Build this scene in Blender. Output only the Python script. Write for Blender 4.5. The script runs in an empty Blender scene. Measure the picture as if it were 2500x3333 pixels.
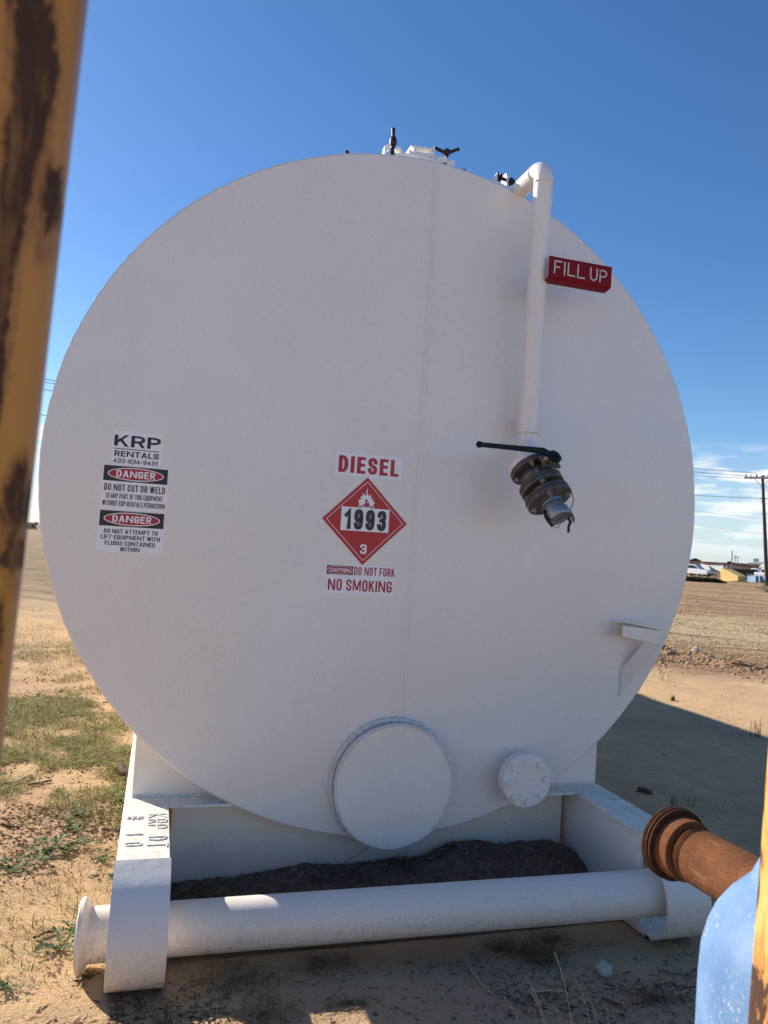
import bpy, math, random
import numpy as np
from mathutils import Vector, Matrix
random.seed(7)
RNG = np.random.default_rng(7)
R = math.radians
SC = bpy.context.scene
COL = SC.collection

# ------------------------------------------------------------------ camera
F_PX, W_PX, H_PX = 2486.45, 2500.0, 3333.0
_yaw, _pitch, _roll = R(16.097), R(2.599), R(3.607)
GZ = 1.745                                   # tank centre above the ground
CAM = Vector((-1.0444, -3.2577, -0.2537 + GZ))
_f = Vector((math.sin(_yaw)*math.cos(_pitch), math.cos(_yaw)*math.cos(_pitch), math.sin(_pitch)))
_r = Vector((math.cos(_yaw), -math.sin(_yaw), 0)); _u = _r.cross(_f)
CR = math.cos(_roll)*_r + math.sin(_roll)*_u
CU = -math.sin(_roll)*_r + math.cos(_roll)*_u
cam_d = bpy.data.cameras.new('camera'); cam = bpy.data.objects.new('camera', cam_d); COL.objects.link(cam)
cam.matrix_world = Matrix(((CR.x, CU.x, -_f.x, CAM.x), (CR.y, CU.y, -_f.y, CAM.y), (CR.z, CU.z, -_f.z, CAM.z), (0, 0, 0, 1)))
cam_d.sensor_fit = 'VERTICAL'; cam_d.sensor_height = 24.0; cam_d.lens = 24.0*F_PX/H_PX
cam_d.clip_start = 0.05; cam_d.clip_end = 20000
cam_d.dof.use_dof = True; cam_d.dof.focus_distance = 4.0; cam_d.dof.aperture_fstop = 4.4
SC.camera = cam

# ------------------------------------------------------------------ sky, sun, exposure
SUN = Vector((-1.157, 1.38, 1.0)).normalized()          # towards the sun
SUN_EL = math.asin(SUN.z); SUN_ROT = math.atan2(SUN.x, SUN.y)
world = bpy.data.worlds.new('World'); SC.world = world; world.use_nodes = True
wn = world.node_tree; wn.nodes.clear()
def N(nt, t, **kw):
    n = nt.nodes.new(t)
    for k, v in kw.items(): setattr(n, k, v)
    return n
def L(nt, a, b): nt.links.new(a, b)
sky = N(wn, 'ShaderNodeTexSky', sky_type='NISHITA'); sky.sun_disc = False
sky.sun_elevation = SUN_EL; sky.sun_rotation = SUN_ROT; sky.altitude = 800; sky.air_density = 1.0; sky.dust_density = 0.35; sky.ozone_density = 3.0
bg = N(wn, 'ShaderNodeBackground'); bg.inputs[1].default_value = 0.096
wo = N(wn, 'ShaderNodeOutputWorld')
tc = N(wn, 'ShaderNodeTexCoord'); sx = N(wn, 'ShaderNodeSeparateXYZ'); L(wn, tc.outputs['Generated'], sx.inputs[0])
mp = N(wn, 'ShaderNodeMapping'); mp.inputs['Scale'].default_value = (9, 9, 46); L(wn, tc.outputs['Generated'], mp.inputs[0])
cn = N(wn, 'ShaderNodeTexNoise'); cn.inputs['Scale'].default_value = 1.0; cn.inputs['Detail'].default_value = 8; cn.inputs['Roughness'].default_value = .58
L(wn, mp.outputs[0], cn.inputs['Vector'])
def wrange(v, a, b, c=0., d=1.):
    n = N(wn, 'ShaderNodeMapRange'); L(wn, v, n.inputs[0])
    for i_, q_ in enumerate((a, b, c, d)): n.inputs[i_+1].default_value = q_
    return n.outputs[0]
def wmul(a, b): n = N(wn, 'ShaderNodeMath', operation='MULTIPLY'); L(wn, a, n.inputs[0]); L(wn, b, n.inputs[1]); return n.outputs[0]
def wmix(f, a, col): n = N(wn, 'ShaderNodeMix', data_type='RGBA'); L(wn, f, n.inputs[0]); L(wn, a, n.inputs[6]); n.inputs[7].default_value = (*col, 1); return n.outputs[2]
hs_ = N(wn, 'ShaderNodeHueSaturation'); hs_.inputs['Saturation'].default_value = 1.20; hs_.inputs['Hue'].default_value = 0.504; L(wn, sky.outputs[0], hs_.inputs['Color'])
veil = wrange(sx.outputs['Z'], .15, .0, 0, .62); c0 = wmix(veil, hs_.outputs[0], (4.0, 4.9, 6.0))
cloud = wmul(wmul(wrange(cn.outputs['Fac'], .452, .56, 0, .95), wrange(sx.outputs['Z'], .150, .115)), wrange(sx.outputs['Z'], .012, .035)); c1 = wmix(cloud, c0, (6.6, 6.8, 7.1))
L(wn, c1, bg.inputs[0]); L(wn, bg.outputs[0], wo.inputs[0])
sun_d = bpy.data.lights.new('sun', 'SUN'); sun_d.energy = 5.0; sun_d.angle = R(.53); sun_d.color = (1.0, .93, .82)
sun = bpy.data.objects.new('sun', sun_d); COL.objects.link(sun); sun.location = (-30, 40, 40)
sun.rotation_euler = (-SUN).to_track_quat('-Z', 'Y').to_euler()
vs = SC.view_settings; vs.view_transform = 'Standard'; vs.look = 'None'; vs.gamma = 1; vs.use_curve_mapping = False; vs.exposure = 0.68

# ------------------------------------------------------------------ where a point of the place lies
def ray(px, py): return (px - W_PX/2)/F_PX*CR - (py - H_PX/2)/F_PX*CU + _f
def at_depth(px, py, d): return CAM + ray(px, py)*d
def at_y(px, py, y):
    d = ray(px, py); return CAM + d*((y - CAM.y)/d.y)
def at_z(px, py, z=0.0):
    d = ray(px, py); return CAM + d*((z - CAM.z)/d.z)
def zoomed(s, ox, oy): return lambda x, y: (ox + x/s, oy + y/s)
def T(x, y, z): return Vector((x, y, z + GZ))          # tank-centred coordinates

# ------------------------------------------------------------------ materials
MATS = {}
class Mat:
    def __init__(s, name):
        s.m = bpy.data.materials.new(name); s.m.use_nodes = True; s.t = s.m.node_tree
        s.b = s.t.nodes['Principled BSDF']; s.co = N(s.t, 'ShaderNodeTexCoord'); MATS[name] = s.m
    def noise(s, scale, detail=4, rough=.5, stretch=(1, 1, 1), vec=None, dist=0, off=(0, 0, 0)):
        mp = N(s.t, 'ShaderNodeMapping'); mp.inputs['Scale'].default_value = stretch; mp.inputs['Location'].default_value = off
        L(s.t, vec or s.co.outputs['Object'], mp.inputs[0])
        n = N(s.t, 'ShaderNodeTexNoise'); n.inputs['Scale'].default_value = scale; n.inputs['Detail'].default_value = detail
        n.inputs['Roughness'].default_value = rough; n.inputs['Distortion'].default_value = dist
        L(s.t, mp.outputs[0], n.inputs['Vector']); return n.outputs['Fac']
    def voronoi(s, scale, stretch=(1, 1, 1)):
        mp = N(s.t, 'ShaderNodeMapping'); mp.inputs['Scale'].default_value = stretch; L(s.t, s.co.outputs['Object'], mp.inputs[0])
        n = N(s.t, 'ShaderNodeTexVoronoi'); n.inputs['Scale'].default_value = scale; L(s.t, mp.outputs[0], n.inputs['Vector']); return n
    def range(s, v, a, b, c=0., d=1.):
        n = N(s.t, 'ShaderNodeMapRange'); L(s.t, v, n.inputs[0])
        for i, q in enumerate((a, b, c, d)): n.inputs[i+1].default_value = q
        return n.outputs[0]
    def math(s, op, a, b):
        n = N(s.t, 'ShaderNodeMath', operation=op)
        for i, v in enumerate((a, b)):
            if isinstance(v, (int, float)): n.inputs[i].default_value = v
            else: L(s.t, v, n.inputs[i])
        return n.outputs[0]
    def mix(s, fac, a, b):
        n = N(s.t, 'ShaderNodeMix', data_type='RGBA')
        if isinstance(fac, (int, float)): n.inputs[0].default_value = fac
        else: L(s.t, fac, n.inputs[0])
        for i, v in ((6, a), (7, b)):
            if isinstance(v, tuple): n.inputs[i].default_value = (*v, 1)
            else: L(s.t, v, n.inputs[i])
        return n.outputs[2]
    def xyz(s):
        n = N(s.t, 'ShaderNodeSeparateXYZ'); L(s.t, s.co.outputs['Object'], n.inputs[0]); return n.outputs
    def set(s, color=None, rough=None, metal=None, spec=None):
        for k, v in (('Base Color', color), ('Roughness', rough), ('Metallic', metal), ('Specular IOR Level', spec)):
            if v is None: continue
            if isinstance(v, tuple): s.b.inputs[k].default_value = (*v, 1)
            elif isinstance(v, (int, float)): s.b.inputs[k].default_value = v
            else: L(s.t, v, s.b.inputs[k])
        return s
    def bump(s, h, strength=.3, dist=.002):
        n = N(s.t, 'ShaderNodeBump'); n.inputs['Strength'].default_value = strength; n.inputs['Distance'].default_value = dist
        L(s.t, h, n.inputs['Height'])
        prev = s.b.inputs['Normal'].links
        if prev: L(s.t, prev[0].from_socket, n.inputs['Normal'])
        L(s.t, n.outputs[0], s.b.inputs['Normal']); return s

def plain(name, c, rough=.6, metal=0., var=.15, scale=8.):
    m = Mat(name); m.set(spec=.08 if rough >= .8 else .5); f = m.range(m.noise(scale, 5), .3, .7)
    m.set(m.mix(f, tuple(q*(1-var) for q in c), tuple(min(1, q*(1+var)) for q in c)), rough, metal); return m.m

m = Mat('tank white paint')          # sprayed gloss enamel: orange peel, drips, grit specks
streak = m.noise(95, 5, .62, (1, 1, .5)); fine = m.noise(420, 3, .6); big = m.noise(1.6, 3, .5)
speck = m.range(m.voronoi(21).outputs['Distance'], .035, .02); keep = m.range(m.noise(9, 2), .56, .60); speck = m.math('MULTIPLY', speck, keep)
grain = m.range(m.noise(190, 4, .7, (1, 1, .5)), .62, .74, 0, .34); patch = m.range(m.noise(1.1, 3, .6, off=(3, 0, 1)), .45, .68); grain = m.math('MULTIPLY', grain, patch)
c = m.mix(m.range(big, .3, .7), (.77, .75, .735), (.83, .815, .80)); zt_ = m.xyz()[2]; bounce_tint = m.math('MULTIPLY', m.range(zt_, 2.3, .25, 0, .62), m.range(m.noise(2.4, 5, .6), .30, .66, .45, 1)); c = m.mix(bounce_tint, c, (.86, .73, .60)); c = m.mix(m.range(streak, .42, .66, .0, .16), c, (.55, .535, .525)); c = m.mix(m.range(m.noise(170, 4, .7, (1, 1, .4)), .55, .7, 0, .22), c, (.48, .47, .46))  # warm ground-bounce light painted into the enamel, growing towards the bottom
drip = m.range(m.noise(22, 6, .7, (1, 1, .05)), .60, .78, 0, .22); c = m.mix(drip, c, (.60, .57, .53))
c = m.mix(grain, c, (.42, .40, .38)); c = m.mix(speck, c, (.12, .10, .09))
m.set(c, m.range(m.noise(3, 4), .3, .7, .24, .36), 0, .85)
m.bump(streak, .34, .005); m.bump(fine, .15, .0015); m.bump(m.noise(1.3, 2), .4, .04)
m = Mat('dusty white paint')         # skid: same enamel under blown sand, chips and rust towards the ground
z = m.xyz()[2]; low = m.range(z, .30, -.02)
dn = m.noise(85, 6, .72); dust = m.math('MULTIPLY', m.range(dn, .28, .66, 0, .92), m.math('POWER', low, .95)); dust = m.math('MAXIMUM', dust, m.math('MULTIPLY', m.range(m.noise(14, 6, .7, (1, 1, .25)), .58, .75), m.range(low, 0, .8, .08, .7)))
c = m.mix(dust, (.82, .76, .69), (.50, .36, .22))
sp = m.range(m.noise(120, 5, .7), .625, .70, 0, .8); c = m.mix(m.math('MULTIPLY', sp, m.range(low, .1, 1, .25, 1)), c, (.16, .10, .07))
rn = m.math('MULTIPLY', m.range(m.noise(22, 8, .75), .56, .62), m.range(low, .45, 1.0)); c = m.mix(rn, c, (.22, .10, .04))
m.set(c, m.range(dn, .3, .7, .38, .6)); m.bump(m.noise(150, 5, .65), .22, .003); m.bump(m.noise(12, 3), .3, .008)
m = Mat('dusty flange paint')        # top flange with grit lying on it
dn = m.noise(26, 6, .75); c = m.mix(m.range(dn, .45, .72, 0, .8), (.82, .78, .70), (.60, .45, .26))
sp = m.range(m.noise(170, 4, .7), .63, .72, 0, .7); c = m.mix(sp, c, (.27, .22, .17))
m.set(c, .55); m.bump(m.noise(170, 4, .7), .4, .003)
m = Mat('speckled web paint')        # splashed with mud grit
sp = m.range(m.noise(150, 4, .75), .56, .66, 0, .8); pz = m.range(m.noise(5, 3), .40, .58)
c = m.mix(m.math('MULTIPLY', sp, pz), (.86, .74, .60), (.12, .085, .06)); m.set(c, .55); m.bump(m.noise(200, 4, .7), .35, .003)
m = Mat('weld bead'); n_ = m.noise(130, 4, .7); m.set(m.mix(m.range(n_, .42, .68), (.80, .78, .75), (.52, .50, .47)), .4); m.bump(n_, .8, .006)

m = Mat('valve steel')               # weathered carbon-steel valve
n_ = m.noise(40, 6, .7); c = m.mix(m.range(n_, .4, .68), (.15, .148, .14), (.085, .058, .038)); c = m.mix(m.range(m.noise(160, 3), .6, .75), c, (.07, .05, .035))
m.set(c, m.range(n_, .3, .7, .36, .62), .55); m.bump(m.noise(220, 4, .7), .3, .002)
m = Mat('bolt steel'); n_ = m.noise(90, 4); m.set(m.mix(m.range(n_, .4, .65), (.40, .40, .39), (.20, .13, .08)), .45, .6)
plain('lever paint', (.003, .012, .014), .5, 0, .3, 60); MATS['lever paint'].node_tree.nodes['Principled BSDF'].inputs['Specular IOR Level'].default_value = .2
plain('aluminium cap', (.33, .34, .34), .42, .7, .2, 70)
plain('blue thread tape', (.16, .32, .55), .6)
plain('black rubber', (.018, .018, .018), .7, 0, .3, 30)
plain('black steel', (.022, .021, .02), .5, .3, .35, 60)
m = Mat('red sign paint'); n_ = m.noise(60, 4); m.set(m.mix(n_, (.17, .003, .008), (.22, .005, .012)), .5, 0, .2); m.bump(n_, .15, .002)
plain('sign letter paint', (.60, .59, .58), .5, 0, .1, 40)
m = Mat('decal white'); n_ = m.noise(22, 4); m.set(m.mix(n_, (.82, .83, .88), (.88, .89, .93)), .3)
plain('decal black', (.012, .012, .013), .32, 0, .2, 20)
m = Mat('decal red'); n_ = m.noise(18, 4); m.set(m.mix(n_, (.36, .005, .022), (.45, .008, .028)), .32)
m = Mat('placard red'); n_ = m.noise(15, 4, .6, (1, 1, .2)); m.set(m.mix(n_, (.40, .005, .010), (.49, .008, .014)), .3)

def rusty_paint(name, c1, c2, thr, stretch, off):
    m = Mat(name); w = m.noise(3.2, 7, .62, stretch, off=off, dist=.6)
    rust = m.range(w, thr, thr+.03); halo = m.range(w, thr-.10, thr+.02)
    c = m.mix(m.range(m.noise(11, 5, .6, (1, 1, .3)), .35, .65), c1, c2); c = m.mix(m.math('MULTIPLY', halo, .75), c, (.30, .11, .025))
    c = m.mix(rust, c, m.mix(m.noise(60, 5), (.035, .014, .010), (.10, .045, .022)))
    scr = m.range(m.noise(34, 5, .7, (1, 1, .12)), .66, .71, 0, .8); c = m.mix(scr, c, (.12, .05, .02))
    m.set(c, m.range(rust, 0, 1, .42, .8)); m.bump(m.math('MULTIPLY', rust, m.noise(90, 5)), .5, .004); m.bump(m.noise(30, 4), .1, .003)
m = Mat('yellow post paint')         # weathered amber enamel with a long vertical rust run and blobs near the corner
o = m.xyz(); wv = m.math('ADD', m.math('SUBTRACT', m.noise(34, 9, .74, (1, 1, .30)), .5), m.math('MULTIPLY', m.math('SUBTRACT', m.noise(170, 5, .7, (1, 1, .6)), .5), .45))
def blob(x0, z0, rx, rz):
    dx = m.math('DIVIDE', m.math('SUBTRACT', m.math('ADD', o[0], m.math('MULTIPLY', wv, .030)), x0), rx); dz = m.math('DIVIDE', m.math('SUBTRACT', m.math('ADD', o[2], m.math('MULTIPLY', wv, .06)), z0), rz)
    return m.range(m.math('ADD', m.math('MULTIPLY', dx, dx), m.math('MULTIPLY', dz, dz)), 1.30, .78)
mask = blob(.036, 1.86, .0092, .07)
for bb in ((.040, 1.777, .0118, .062), (.035, 1.728, .0105, .040), (.032, 1.690, .0085, .042), (.031, 1.65, .0055, .05), (.033, 1.60, .0035, .06), (.055, 1.707, .0055, .022), (.0485, 1.506, .0062, .022), (.049, 1.471, .0055, .013), (.043, 1.41, .0035, .03)): mask = m.math('MAXIMUM', mask, blob(*bb))
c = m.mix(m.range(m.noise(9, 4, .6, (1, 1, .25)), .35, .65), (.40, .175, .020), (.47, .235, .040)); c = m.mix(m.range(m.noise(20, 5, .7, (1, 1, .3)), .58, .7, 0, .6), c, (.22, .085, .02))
halo = blob(.036, 1.86, .013, .09)
for bb in ((.040, 1.777, .0165, .085), (.035, 1.72, .0155, .06), (.033, 1.65, .009, .10), (.055, 1.70, .0085, .035), (.0485, 1.50, .0095, .036), (.05, 1.465, .009, .025)): halo = m.math('MAXIMUM', halo, blob(*bb))
c = m.mix(m.math('MULTIPLY', halo, m.range(m.noise(55, 6, .75, (1, 1, .18)), .35, .62, .15, .8)), c, (.20, .080, .018))
mask = m.math('MULTIPLY', mask, m.range(m.noise(75, 6, .75, (1, 1, .16)), .36, .50, .45, 1)); c = m.mix(mask, c, m.mix(m.noise(80, 6, .7, (1, 1, .35)), (.020, .010, .007), (.085, .036, .018))); m.set(c, m.range(mask, 0, 1, .38, .8)); m.bump(mask, .4, .002); m.bump(m.noise(60, 4), .12, .002)
rusty_paint('amber post paint', (.72, .34, .085), (.86, .51, .18), .528, (9, 9, 2.4), (.3, 2, .2))
m = Mat('rusted pipe'); n_ = m.noise(260, 4, .7); n2 = m.noise(9, 5, .6)
c = m.mix(m.range(n_, .35, .68), (.115, .042, .018), (.25, .105, .045)); c = m.mix(m.range(n2, .42, .68, 0, .7), c, (.075, .028, .014)); c = m.mix(m.range(m.noise(30, 6, .7, (1, .2, 1)), .60, .72, 0, .5), c, (.34, .19, .10)); m.set(c, .85, 0, .15); m.bump(n_, .55, .003)
m = Mat('dark rust'); n_ = m.noise(140, 5, .7); m.set(m.mix(m.range(n_, .35, .7), (.022, .010, .007), (.095, .040, .020)), .85, 0, .1); m.bump(n_, .5, .003)
m = Mat('chalked blue paint')        # sun-bleached enamel, primer showing through in flakes
f1 = m.noise(130, 6, .72); f2 = m.noise(6, 4, .6); c = m.mix(m.range(m.noise(14, 5), .3, .7), (.095, .19, .37), (.16, .275, .46))
fl = m.range(m.math('ADD', m.math('MULTIPLY', f1, .72), m.math('MULTIPLY', f2, .38)), .612, .66, 0, .9); c = m.mix(fl, c, (.66, .66, .62)); c = m.mix(m.range(m.noise(160, 4, .7), .58, .68, 0, .4), c, (.34, .44, .58))
ch = m.range(m.noise(20, 5, .6, off=(2, 2, 2)), .70, .73); c = m.mix(ch, c, (.30, .20, .10)); m.set(c, .62, 0, .35); m.bump(f1, .3, .003)
plain('olive stain paint', (.22, .22, .13), .6)

m = Mat('ground dirt')               # sandy yard: loose sand near the skid, graded and rutted bands further off
o = m.xyz(); X, Y = o[0], o[1]
n1 = m.noise(.55, 6, .6); n2 = m.noise(6, 7, .68); n3 = m.noise(70, 5, .7)
c = m.mix(m.range(n2, .32, .70), (.72, .485, .26), (.55, .365, .20)); c = m.mix(m.range(n1, .42, .66, 0, .75), c, (.44, .30, .195))
c = m.mix(m.range(n3, .60, .72, 0, .7), c, (.27, .18, .115)); c = m.mix(m.range(m.noise(160, 4, .7), .64, .72, 0, .6), c, (.72, .58, .42))
v = m.math('ADD', m.math('MULTIPLY', X, .62), m.math('MULTIPLY', Y, .78))       # distance across the yard, to the right
wob = m.math('MULTIPLY', m.math('SUBTRACT', m.noise(.12, 4), .5), 5.0); vv = m.math('ADD', v, wob)
pale = m.math('MULTIPLY', m.range(vv, 12.0, 13.5), m.range(vv, 24, 20)); pale = m.math('MULTIPLY', pale, m.range(m.noise(1.2, 6, .7), .3, .62, .35, 1))
brown = m.math('MULTIPLY', m.range(vv, 8.3, 9.2), m.range(vv, 13.2, 12.0)); far = m.range(vv, 20.5, 24)
stripe = m.noise(.55, 6, .65, (.25, 1, 1), vec=None)
rot = N(m.t, 'ShaderNodeMapping'); rot.inputs['Rotation'].default_value = (0, 0, R(38)); L(m.t, m.co.outputs['Object'], rot.inputs[0])
stripe = m.noise(.42, 6, .7, (.12, 1, 1), vec=rot.outputs[0]); stripe2 = m.noise(1.7, 5, .7, (.10, 1, 1), vec=rot.outputs[0])
c = m.mix(m.math('MULTIPLY', brown, .75), c, m.mix(m.range(n2, .38, .62), (.48, .29, .155), (.23, .13, .075)))
c = m.mix(m.math('MULTIPLY', pale, .85), c, m.mix(m.range(m.noise(9, 6, .75), .38, .62), (.44, .325, .185), (.82, .67, .43)))
fc = m.mix(m.range(stripe, .38, .60), (.27, .16, .09), (.60, .42, .24)); fc = m.mix(m.range(m.noise(3, 6, .75, (.35, 1, 1), vec=rot.outputs[0]), .5, .66, 0, .7), fc, (.17, .11, .07)); c = m.mix(m.math('MULTIPLY', far, .9), c, fc)
left = m.range(X, .5, -1.5); lf = m.math('MULTIPLY', left, m.range(Y, 11, 14)); lc = m.mix(m.range(stripe2, .36, .62), (.34, .235, .145), (.56, .41, .25)); c = m.mix(lf, c, lc)
c = m.mix(m.math('MULTIPLY', m.range(stripe2, .53, .66), m.range(vv, 8, 11, 0, .85)), c, (.20, .13, .085))
m.set(c, .95, 0, .04); m.bump(n3, .8, .013); m.bump(m.noise(22, 6, .7), .5, .03); m.bump(m.math('MULTIPLY', m.noise(2.6, 6, .72, (.3, 1, 1), vec=rot.outputs[0]), m.range(vv, 7, 11)), .9, .35); m.bump(m.noise(260, 3, .7), .35, .003)

def leafmat(name, c, var=.5, rough=.6):
    m = Mat(name); n = m.noise(14, 4, .6); n2 = m.noise(1.5, 3)
    k = m.mix(m.range(n, .3, .7), tuple(q*(1-var) for q in c), tuple(q*(1+var) for q in c)); k = m.mix(m.range(n2, .45, .7, 0, .5), k, (.20, .155, .06))
    m.set(k, rough, 0, .12); return m.m
leafmat('grass green', (.19, .205, .05)); leafmat('tip grass', (.25, .27, .07), .3); leafmat('olive grass', (.26, .22, .060)); leafmat('weed leaf', (.060, .105, .032), .4); leafmat('brush leaf', (.075, .085, .045), .4); leafmat('dead brush', (.060, .045, .030), .4)
plain('straw', (.50, .40, .20), .7, 0, .3, 20); plain('twig bark', (.105, .070, .045), .85, 0, .5, 40); plain('pale stick', (.42, .33, .22), .8, 0, .3, 30)
plain('dry litter', (.155, .105, .060), .85, 0, .55, 25); plain('pale litter', (.55, .44, .29), .85, 0, .3, 25)
m = Mat('limestone'); n_ = m.noise(30, 6, .7); m.set(m.mix(n_, (.36, .30, .23), (.58, .52, .43)), .9, 0, .05); m.bump(n_, .6, .01)
m = Mat('gravel stone'); n_ = m.noise(45, 3, .6); m.set(m.mix(m.range(n_, .4, .6), (.10, .082, .062), (.25, .21, .165)), .9, 0, .05)
m = Mat('mound dirt'); n_ = m.noise(40, 6, .7); m.set(m.mix(m.range(n_, .35, .65), (.125, .076, .050), (.25, .16, .105)), .95, 0, .05); m.bump(n_, .7, .02)
m = Mat('clod dirt'); n_ = m.noise(20, 6, .7); m.set(m.mix(m.range(n_, .35, .65), (.26, .165, .105), (.48, .345, .225)), .95, 0, .05); m.bump(n_, .6, .02)
m = Mat('pole wood'); n_ = m.noise(7, 6, .7, (1, 1, .06)); m.set(m.mix(m.range(n_, .35, .65), (.035, .023, .017), (.085, .058, .042)), .9)
plain('bleached arm', (.50, .46, .38), .8, 0, .2, 6); plain('insulator', (.02, .018, .016), .3); plain('wire', (.05, .055, .06), .6)
plain('far white wall', (.72, .70, .64), .7, 0, .06, .3); plain('far grey wall', (.34, .34, .34), .7, 0, .08, .3); plain('far red trim', (.50, .13, .06), .7)
plain('far brown roof', (.16, .125, .105), .8, 0, .1, .3); plain('gable dark', (.070, .040, .032), .8); plain('far door', (.20, .20, .20), .6)
m = Mat('bin yellow'); n_ = m.noise(2.2, 6, .65); m.set(m.mix(m.range(n_, .62, .68), (.66, .47, .15), (.30, .17, .06)), .6)
plain('bin brown', (.085, .062, .048), .8, 0, .3, 1); plain('panel blue', (.27, .43, .62), .6, 0, .15, .8); plain('car white', (.68, .68, .68), .3, 0, .05, 1)
plain('car dark', (.03, .032, .04), .35, 0, .2, 1); plain('car glass', (.02, .028, .032), .1); plain('tyre', (.016, .016, .016), .8); plain('wheel rim', (.30, .30, .30), .4, .7)
plain('canopy white', (.72, .72, .70), .6); plain('far steel', (.16, .17, .18), .6, .3)

# ------------------------------------------------------------------ mesh helpers
def frame(axis):
    a = Vector(axis).normalized(); h = Vector((0, 0, 1)) if abs(a.z) < .9 else Vector((1, 0, 0))
    u = h.cross(a).normalized(); return a, u, a.cross(u)
def world_loc(o):
    p = Vector((0, 0, 0))
    while o: p += o.location; o = o.parent
    return p
class MB:
    def __init__(s): s.v, s.f = [], []
    def add(s, vs, fs):
        k = len(s.v); s.v += [tuple(p) for p in vs]; s.f += [tuple(i + k for i in q) for q in fs]; return s
    def box(s, a, b, rot=None, about=None):
        x0, y0, z0 = (min(a[i], b[i]) for i in range(3)); x1, y1, z1 = (max(a[i], b[i]) for i in range(3))
        vs = [Vector(p) for p in ((x0, y0, z0), (x1, y0, z0), (x1, y1, z0), (x0, y1, z0), (x0, y0, z1), (x1, y0, z1), (x1, y1, z1), (x0, y1, z1))]
        if rot is not None: c = Vector(about); vs = [c + rot @ (p - c) for p in vs]
        return s.add(vs, ((0, 3, 2, 1), (4, 5, 6, 7), (0, 1, 5, 4), (1, 2, 6, 5), (2, 3, 7, 6), (3, 0, 4, 7)))
    def prism(s, poly, d):                                   # 3-D polygon swept along d
        n = len(poly); d = Vector(d); P = [Vector(p) for p in poly]
        nrm = Vector((0, 0, 0))
        for i in range(n): nrm += P[i].cross(P[(i+1) % n])
        if nrm.dot(d) > 0: P.reverse()
        return s.add(P + [p + d for p in P], [tuple(range(n)), tuple(range(2*n-1, n-1, -1))] + [((i+1) % n, i, n+i, n+(i+1) % n) for i in range(n)])
    def lathe(s, o, axis, prof, seg=32, wob=None):           # prof: (along, radius)
        a, u, v = frame(axis); o = Vector(o); vs, fs = [], []
        for (t, r) in prof:
            for k in range(seg):
                g = 2*math.pi*k/seg; rr = r + (wob(g, t) if wob and r > 1e-6 else 0)
                vs.append(o + a*t + (u*math.cos(g) + v*math.sin(g))*rr)
        for i in range(len(prof)-1):
            for k in range(seg):
                p, q = i*seg + k, i*seg + (k+1) % seg; fs.append((p, q, q+seg, p+seg))
        if prof[0][1] > 1e-6: fs.append(tuple(range(seg-1, -1, -1)))
        if prof[-1][1] > 1e-6: fs.append(tuple((len(prof)-1)*seg + k for k in range(seg)))
        return s.add(vs, fs)
    def cyl(s, p, q, r, r2=None, seg=20):
        d = Vector(q) - Vector(p); return s.lathe(p, d, [(0, r), (d.length, r if r2 is None else r2)], seg)
    def tube(s, pts, rad, seg=10, closed=False):
        P = [Vector(p) for p in pts]; n = len(P); rad = rad if hasattr(rad, '__len__') else [rad]*n; vs, fs = [], []; u = None
        for i in range(n):
            t = (P[(i+1) % n] - P[i-1]) if closed else (P[min(i+1, n-1)] - P[max(i-1, 0)]); t.normalize()
            if u is None: _, u, _ = frame(t)
            u = (u - t*u.dot(t)).normalized(); w = t.cross(u)
            vs += [P[i] + (u*math.cos(2*math.pi*k/seg) + w*math.sin(2*math.pi*k/seg))*rad[i] for k in range(seg)]
        for i in range(n if closed else n-1):
            for k in range(seg):
                a, b = i*seg + k, i*seg + (k+1) % seg; c, d = ((i+1) % n)*seg + (k+1) % seg, ((i+1) % n)*seg + k; fs.append((a, b, c, d))
        if not closed: fs += [tuple(range(seg-1, -1, -1)), tuple((n-1)*seg + k for k in range(seg))]
        return s.add(vs, fs)
    def hexnut(s, o, axis, r, h, stud=0): 
        s.lathe(o, axis, [(0, r), (h*.85, r), (h, r*.86)], 6)
        if stud: s.lathe(Vector(o) + Vector(axis).normalized()*h, axis, [(0, r*.5), (stud, r*.48)], 10)
        return s
    def build(s, name, mat, parent=None, bevel=0, smooth=35, loc=None):
        me = bpy.data.meshes.new(name); off = world_loc(parent) if parent else Vector(loc or (0, 0, 0))
        me.from_pydata([tuple(Vector(p) - off) for p in s.v], [], s.f); me.validate(); me.update()
        o = bpy.data.objects.new(name, me); COL.objects.link(o); me.materials.append(MATS[mat])
        if parent: o.parent = parent
        else: o.location = off
        if smooth:
            me.polygons.foreach_set('use_smooth', [True]*len(me.polygons)); me.set_sharp_from_angle(angle=R(smooth))
        if bevel:
            b = o.modifiers.new('bevel', 'BEVEL'); b.width = bevel; b.segments = 2; b.limit_method = 'ANGLE'; b.angle_limit = R(40)
        return o
def tag(o, label, cat, group=None):
    o['label'] = label; o['category'] = cat
    if group: o['group'] = group
    return o
def kind(o, k): o['kind'] = k; return o
def thing(name, label, cat, loc, group=None):
    o = bpy.data.objects.new(name, None); COL.objects.link(o); o.location = loc; o.empty_display_size = .1; return tag(o, label, cat, group)
def part_label(o, s): o['label'] = s; return o
def copy_tree(o, parent=None):
    c = o.copy(); COL.objects.link(c)
    if parent: c.parent = parent
    for ch in list(o.children): copy_tree(ch, c)
    return c

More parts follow.
